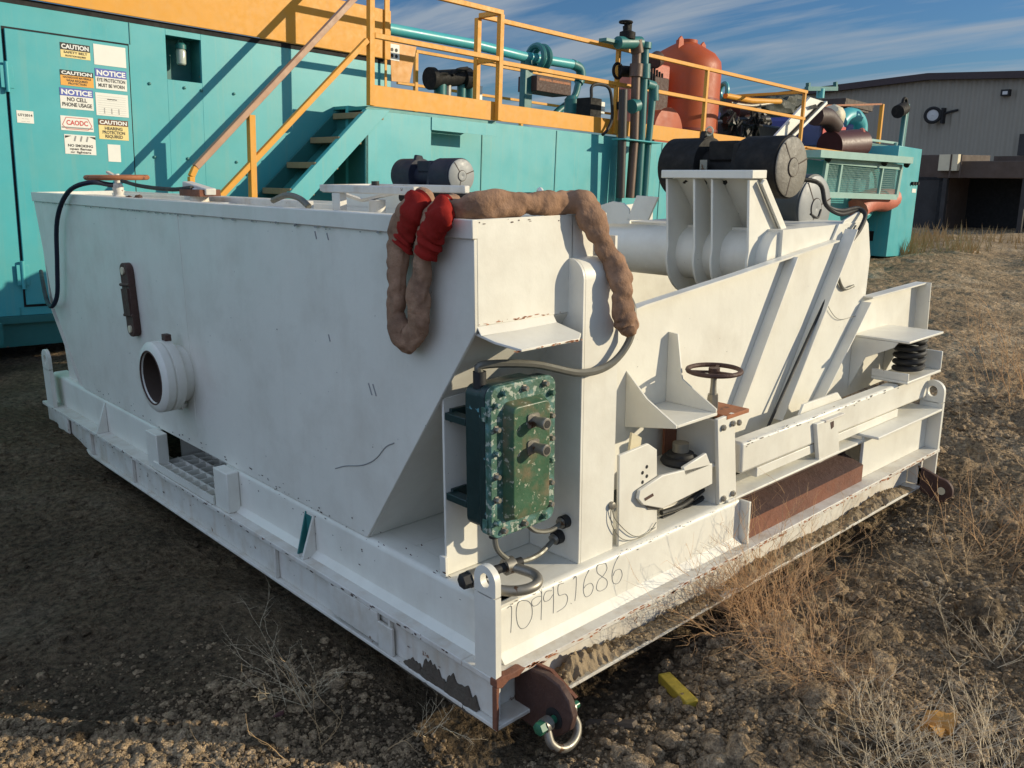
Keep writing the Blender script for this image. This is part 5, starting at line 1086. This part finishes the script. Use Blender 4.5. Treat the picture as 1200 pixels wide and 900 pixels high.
for k in range(5): p = K(966+3.2*k, 151+.3*k, 7.985); b.box((p.x-.06, 7.98, p.z-.13+.03*(k % 2)), (p.x+.07, 7.992, p.z+.10-.04*(k % 3)))
p = K(988, 155, 7.985); b.box((p.x-.12, 7.98, p.z-.12), (p.x+.1, 7.992, p.z+.10)); b.build('worn_red_lettering', INKR, hb)
b = MB(); b.box(K(993, 144, 8.0), K(1000, 157, 8.0)+Vector((0, .4, 0))); b.build('filter', BLUE, pu_, .03)
b = MB(); b.cyl(K(972, 171, 7.7), K(1007, 168, 7.6), .27, 28); b.build('drum', MAROON, pu_)
b = MB(); b.torus(K(1008, 168, 7.58), Vector((.55, -.8, 0)), .25, .045, 28, 8); b.build('drum_rim', PINK, pu_)
b = MB(); b.lathe(K(1008, 168, 7.56), Vector((.55, -.8, 0)), [(0, .24), (.002, .24), (.004, .001)], 24); b.build('drum_mouth', GRAYIN, pu_)
b = MB(); b.tube([K(984, 143, 8.1), K(992, 136, 8.1), K(1002, 137, 8.1), K(1007, 146, 8.1), K(1007, 156, 8.1)], .16, 12, 5); b.build('intake_pipe', TEAL, pu_)
b = MB(); b.tube([K(955, 136, 7.7), K(968, 137, 7.7), K(978, 148, 7.7)], .17, 12, 4); b.build('air_duct', MAROOND, pu_); b = MB(); b.ball(K(976, 137, 7.8), .22, .2, 2); b.build('filter', CREAM, pu_)
b = MB(); b.box(K(946, 172, 7.3), K(980, 179, 7.3)+Vector((0, .3, 0))); b.build('yellow_beam', YOR, pu_, .02)
b = MB(); b.box(K(1013, 165, 8.4), K(1050, 186, 8.4)+Vector((0, .6, 0))); b.build('radiator', TEALD, pu_, .03)
b = MB(); b.bar(K(1013, 163, 8.35), K(1051, 168, 8.35), .05); b.tube([K(1050, 167, 8.3), K(1049, 178, 8.3), K(1044, 186, 8.3)], .04, 8, 4); b.build('radiator_edge', PALETEAL, pu_)
b = MB(); b.bar(K(1062.5, 122, 7.3), K(1054, 188, 7.3), .10, .10, Y); b.build('stack_post', TEALD, pu_); b = MB(); b.bar(K(1063.5, 122, 7.24), K(1056, 178, 7.24), .035, .02, Y); b.build('stack_edge', PALETEAL, pu_)
b = MB(); b.torus(K(1060, 121, 7.3), Y, .10, .03, 18, 6); b.cyl(K(1052, 131, 7.3), K(1059, 127, 7.3), .13); b.build('pulley_block', BLACK, pu_)
yp = MB(); yp.bar(K(1034, 122, 9.2), K(1027, 187, 9.2), .08, .08, Y); o_ = one(yp, 'yellow_post', YEL, 'thin yellow upright post in front of the grey warehouse wall', 'post', K(1027, 187, 9.2))
b = MB(); b.bar(K(965, 124, 9.2), K(1033, 122, 9.2), .04, .04); b.build('crossbar', RORANGE, o_)
hd = thing('exhaust_hood', K(1007, 126, 9.6), 'dark ribbed metal hood above the blue engine', 'hood')
b = MB()
for i, (px0, px1, py, dd) in enumerate(((991, 1024, 121, .2), (990, 1023, 125, .2), (993, 1018, 129, .16), (997, 1014, 134, .12), (1003, 1010, 139, .1))): b.box(K(px0, py-1.5, 9.6), K(px1, py+1.5, 9.6)+Vector((0, .6-.1*i, 0)))
b.build('hood_shell', GRAYIN, hd, .03)
# ================================================================== far buildings (skid frame)
FR[0] = SF
GX = 40.0
P = [at(*p, 'x', GX) for p in ((860, 121), (1090, 92))]
wh_ = thing('warehouse', (GX, 15.5, 0), 'large grey corrugated warehouse with a low dark gabled roof', 'warehouse')
pk = at(1090, 94, 'x', GX); le = at(970, 108.5, 'x', GX); re = at(1200, 97, 'x', GX)
sl_ = (pk.z-le.z)/(le.y-pk.y); wl, wr = pk.y+14, pk.y-14; zl = pk.z-14*sl_
# corrugated gable wall as real ribs
vs = []; fs = []; y = wr; ph = 0; ylist = []
while y < wl: ylist.append(y); y += .09
prof_ = [0, 0, .04, .04]
for i, y in enumerate(ylist):
    zz = pk.z-abs(y-pk.y)*sl_; xx = GX - prof_[i % 4]
    vs += [(xx, y, -.6), (xx, y, zz)]
for i in range(len(ylist)-1): fs.append((2*i, 2*i+2, 2*i+3, 2*i+1))
b = MB(); b.add(vs, fs); b.build('corrugated_wall', SIDING, wh_, smooth=False)
b = MB(); b.box((GX+.05, wr, -.6), (GX+30, wl, zl)); b.build('body', SIDING, wh_)
b = MB()
for a_, c_2 in (((wr-.3, zl-.3*sl_), (pk.y, pk.z)), ((pk.y, pk.z), (wl+.3, zl-.3*sl_))):
    b.prism([(GX-.35, a_[0], a_[1]), (GX-.35, c_2[0], c_2[1]), (GX-.35, c_2[0], c_2[1]+.28), (GX-.35, a_[0], a_[1]+.28)], (31, 0, 0))
b.build('roof', ROOF, wh_)
lm = thing('barn_lamp', at(1093, 135, 'x', GX-.5), 'round white faced lamp on a bracket high on the warehouse wall', 'lamp'); c = at(1093, 135, 'x', GX-.45)
b = MB(); b.torus(c, (-1, -.35, 0), .30, .07, 28, 8); b.build('rim', HOLE, lm); b = MB(); b.lathe(c, (-1, -.35, 0), [(0, .3), (.01, .27), (.015, .03), (.05, .001)], 28); b.build('face', STEELP, lm); b = MB(); b.tube([c+Vector((.1, -.1, -.1)), c+Vector((.3, -.5, .1)), c+Vector((.42, -.9, .2))], .05, 8, 3); b.box(c+Vector((.1, -.40, -.35)), c+Vector((.44, -.30, .3))); b.build('bracket', HOLE, lm)
b = MB(); a, c = at(1173, 105, 'x', GX-.3), at(1182, 112, 'x', GX-.3); b.box(a, c+Vector((.28, 0, 0))); wl_ = one(b, 'wall_lamp', HOLE, 'small rectangular floodlight near the top of the warehouse wall', 'lamp', a); b = MB(); b.box(at(1175, 107, 'x', GX-.31), at(1180.5, 110.5, 'x', GX-.302)); b.build('lens', STEELP, wl_)
b = MB(); c = at(1029, 100, 'x', GX+1); b.cyl(c-Z*.6, c+Z*.05, .06); b.lathe(c, Z, [(0, .12), (.15, .12), (.2, .001)], 10); one(b, 'roof_vent', STEELP, 'small vent pipe on the warehouse roof slope', 'vent', c)
b = MB(); a, c = at(1195, 157, 'x', GX-.2), at(1215, 182, 'x', GX-.2); b.box(a, c+Vector((.15, 0, 0))); dw = one(b, 'wall_panel', DARK, 'dark framed panel on the warehouse wall at the right edge', 'panel', a)
# dark sheds between
GS = 25.0
def shed(px0, px1, pyt, pyb, gx, nm, label, m, dep=3, cat='shed'):
    a, c = at(px0, pyt, 'x', gx), at(px1, pyb, 'x', gx); b = MB(); b.box((gx, a.y, -.6), (gx+dep, c.y, a.z)); 
    t_ = thing(nm, (gx, (a.y+c.y)/2, -.3), label, cat); b.build('body', m, t_, .02); return t_, a, c
t_, a, c = shed(1040, 1106, 182, 275, 26.0, 'storage_shed', 'low brown boarded shed left of the black opening', BROWN)
b = MB()
for i, pyy in enumerate((209, 236)): q = at(1070, pyy, 'x', 25.96); b.box((25.95, c.y, q.z-.04), (25.995, a.y, q.z+.04))
b.build('board_joint', HOLE, t_)
b = MB(); b.box((25.93, c.y+.02, -.5), (25.99, a.y, at(1080, 211, 'x', 25.95).z)); b.build('lower_boards', DARK, t_)
a, c = at(1100, 189, 'x', 25.4), at(1300, 210, 'x', 25.4); t_ = thing('open_shed', (25.4, (a.y+c.y)/2, -.3), 'long dark open fronted shed with a brown beam above its black opening', 'shed')
b = MB(); b.box((25.4, a.y, c.z), (25.6, c.y, a.z)); b.build('lintel_beam', BROWN, t_, .02)
b = MB(); b.box((27.5, a.y, -.6), (27.7, c.y, c.z-.01)); b.box((25.6, a.y-.1, -.6), (27.5, a.y-.0, c.z-.01)); b.box((25.61, c.y, c.z), (27.7, a.y, c.z+.1)); b.build('back_wall', HOLE, t_)
for px in (1103, 1196): q = at(px, 250, 'x', 25.42); b = MB(); b.box((25.42, q.y-.06, -.6), (25.56, q.y+.06, c.z-.001)); b.build('post', DARK, t_)
a, c = at(1101, 181, 'x', 25.2), at(1121, 200, 'x', 25.2); b = MB(); b.box((25.2, a.y, c.z), (25.39, c.y, a.z)); cb_ = one(b, 'pale_crate', CREAM, 'pale cream painted box catching the sun above the shed post', 'box', (25.2, a.y, c.z))
b = MB(); b.box((25.18, a.y-.32, c.z-.2), (25.199, a.y-.36, a.z)); b.box((25.18, a.y-.6, c.z-.2), (25.199, a.y-.64, a.z)); b.build('batten', BROWN, cb_)
a, c = at(1165, 183, 'x', 27), at(1260, 190, 'x', 27); b = MB(); b.box((27, a.y, c.z-.1), (28.5, c.y, a.z)); one(b, 'stacked_boards', BROWN, 'flat brown stack lying on the open shed roof', 'boards', (27, a.y, c.z))
# ================================================================== dry plants, timber and litter
def sprig(mb, p, d, L, r, depth, curl=.5, n=7):
    pts = [Vector(p)]; d = Vector(d).normalized()
    for i in range(n):
        d = (d+Vector((random.uniform(-1, 1), random.uniform(-1, 1), random.uniform(-.8, .8)))*curl*.35).normalized(); pts.append(pts[-1]+d*L/n)
        g = float(gh(pts[-1].x, pts[-1].y))+.004
        if pts[-1].z < g: pts[-1].z = g; d.z = abs(d.z)*.3
        if depth and i > 0 and random.random() < .75:
            sprig(mb, pts[-1], d+Vector((random.uniform(-1, 1), random.uniform(-1, 1), random.uniform(-.5, 1)))*.9, L*random.uniform(.25, .5), r*.65, depth-1, curl, 5)
    mb.tube(pts, lambda t: r*(1-.65*t), 3, 1, False)
def weed(px, py, n, L, m, label, spread=1.0, upb=.5, r=.0013, depth=2, lean=(0, 0, 0), jit=.08, group='dry weeds around the skid', z=None):
    p0 = at(px, py, 'z', 0); p0.z = float(gh(p0.x, p0.y)); mb = MB()
    for i in range(n):
        a = random.random()*6.28; d = Vector((math.cos(a)*spread, math.sin(a)*spread, upb+random.random()*.5))+Vector(lean)
        sprig(mb, p0+Vector((max(-2*jit, min(2*jit, random.gauss(0, jit))), random.gauss(0, jit), .005)), d, L*random.uniform(.5, 1.15), r, depth)
    o = mb.build('dry_weed', m, None, 0, False, W=Matrix.Translation(p0)); tag(o, label, 'weed', group); return o
weed(880, 705, 105, .40, TWIGR, 'largest tangled reddish brown weed against the lower front edge of the skid', 1, .55, .0014, 2, (-.25, .2, .1), .11)
weed(985, 800, 36, .32, TWIG, 'low sprawling tan weed left of the ochre paper', 1, .25, .0011, 2, (-.3, -.2, 0), .10)
weed(925, 770, 44, .32, TWIGR, 'wiry brown weed just below the largest tangle', 1, .3, .0011, 2, (.1, -.2, 0), .08)
weed(1130, 890, 60, .24, TWIGP, 'pale straw coloured weed in the bottom right corner', 1, .35, .0014, 2, (0, 0, 0), .10)
weed(1040, 900, 34, .22, TWIGP, 'pale spindly weed below the ochre paper', 1, .5, .0013, 2, (0, 0, 0), .06)
weed(1178, 640, 26, .36, TWIGR, 'bushy light brown weed at the right edge, level with the skid corner', .8, .8, .0018, 2, (0, 0, .1), .14)
weed(1100, 655, 12, .28, TWIG, 'thin tan weed between the skid and the right edge bush', 1, .5, .0014, 2, (0, 0, 0), .10)
weed(1198, 470, 36, .60, TWIGR, 'tall tan weed cut by the right edge, beside the rutted track', .7, .9, .003, 2, (0, 0, .2), .2)
weed(990, 660, 10, .2, TWIG, 'small sparse weed on the clods behind the largest tangle', 1, .6, .0012, 2, (0, 0, 0), .08)
weed(350, 800, 10, .30, TWIGP, 'pale branching weed in the shade below the left runner', 1, .5, .0011, 2, (-.1, 0, .2), .03)
weed(345, 845, 9, .26, TWIG, 'dead weed stalks standing left of the near skid corner', .8, .9, .0012, 1, (0, 0, 0), .10)
weed(500, 815, 5, .16, TWIGP, 'small pale fishbone shaped sprig in front of the near corner', 1, .4, .0011, 2, (.2, 0, 0), .03)
weed(1165, 760, 14, .26, TWIGP, 'bleached twiggy weed above the bottom right corner', 1, .7, .0013, 2, (0, 0, 0), .06)
for px, py in ((60, 640), (60, 870)): pass
# far dry grass strip
g_ = MB()
for i in range(5200):
    yy = random.uniform(1.0, 9.6); xx = 17.5+random.random()**2*5+(.6*math.sin(yy*1.7)); 
    if random.random() > 2.2*max(0, float(vnoise(np.array(xx*1.1), np.array(yy*1.1)))+.22): continue
    p = Vector((xx, yy, float(gh(xx, yy))-.02)); h = random.uniform(.10, .42)*(1 if random.random() < .85 else 1.5); a = random.random()*6.28; tp = p+Vector((math.cos(a)*h*.35, math.sin(a)*h*.35, h)); s = Vector((.0, 1, 0))*random.uniform(.010, .02)
    g_.add([p-s, p+s, tp], [(0, 1, 2)])
o_ = g_.build('dry_grass', GRASS, None, 0, False); tag(o_, 'tawny dry grass along the foot of the dark sheds', 'grass', kind='stuff')
g_ = MB()
for i in range(650):
    a = yaw-math.radians(random.uniform(2, 34)); r = random.uniform(2.4, 11); xx, yy = CAM.x+r*math.cos(a), CAM.y+r*math.sin(a)
    if -.1 < xx < 3.3 and yy > -.06: continue
    if fbm(np.array(xx), np.array(yy), .9, 2) < .12: continue
    p = Vector((xx, yy, float(gh(xx, yy)))); h = random.uniform(.02, .10)*(1+r*.08); a = random.random()*6.28; tp = p+Vector((math.cos(a)*h*.9, math.sin(a)*h*.9, h*.7)); s = Vector((math.sin(a), -math.cos(a), 0))*.0008*(1+r*.4)
    g_.add([p-s, p+s, tp], [(0, 1, 2)])
o_ = g_.build('straw', TWIG, None, 0, False); tag(o_, 'loose bits of straw lying over the clods at the right', 'straw', kind='stuff')
# timber pieces
def onground(px, py, dz=0): p = at(px, py, 'z', 0); p.z = float(gh(p.x, p.y))+dz; return p
a, c = onground(779, 772, .03), onground(812, 810, .012); b = MB(); b.bar(a, c, .045, .035, Z); one(b, 'timber_offcut', WOODY, 'short yellow painted timber offcut poking from under the skid', 'timber', a, bevel=.003)
a, c = onground(690, 800, .01), onground(745, 825, .012); b = MB(); b.bar(a, c, .028, .018, Z); one(b, 'timber_strip', WOOD, 'weathered grey wooden strip under the near front edge of the skid', 'timber', a, bevel=.002)
p = onground(1095, 855, .045); b = MB(); n = 7; vs = []
for i in range(n):
    for j in range(5): vs.append(p+Vector((-.065+.13*i/(n-1)+.012*random.random(), -.045+.02*j+.006*random.random(), .028*math.sin(i*1.3+j*.7)+.012*random.random())))
b.add(vs+[v-Vector((0, 0, .0015)) for v in vs], [(i*5+j, (i+1)*5+j, (i+1)*5+j+1, i*5+j+1) for i in range(n-1) for j in range(4)]+[(35+i*5+j, 35+i*5+j+1, 35+(i+1)*5+j+1, 35+(i+1)*5+j) for i in range(n-1) for j in range(4)])
one(b, 'crumpled_paper', PAPER, 'crumpled ochre sheet lying among the weeds at the bottom right', 'litter', p)
b = MB(); p = onground(326, 818, .01); b.ball(p, .016, .6, 1, (1.3, .6, .3)); one(b, 'red_scrap', MAROON, 'small dark red scrap on the shaded clods', 'litter', p)
for i, (px, py, s, lab) in enumerate(((95, 810+35, .045, 'grey angular stone in the sunlit strip at the bottom left'), (1010, 745, .07, 'big pale lump of earth right of the largest weed'), (1040, 735, .06, 'rounded lump of earth beside the big pale one'), (1150, 715, .10, 'broad smooth mound of earth near the right edge'), (985, 705, .05, 'light brown lump of earth above the big pale one'), (840, 640+105, .03, 'fist sized stone beside the yellow timber'), (300, 860-10, .035, 'yellowish crumbly lump in the bottom left sunlit strip'))):
    p = onground(px, py, s*.1); b = MB(); b.ball(p, s, .28, 2, (1.15, .9, .6)); 
    for k, v in enumerate(b.v): b.v[k] = v+noise.noise_vector(v*30)*s*.22
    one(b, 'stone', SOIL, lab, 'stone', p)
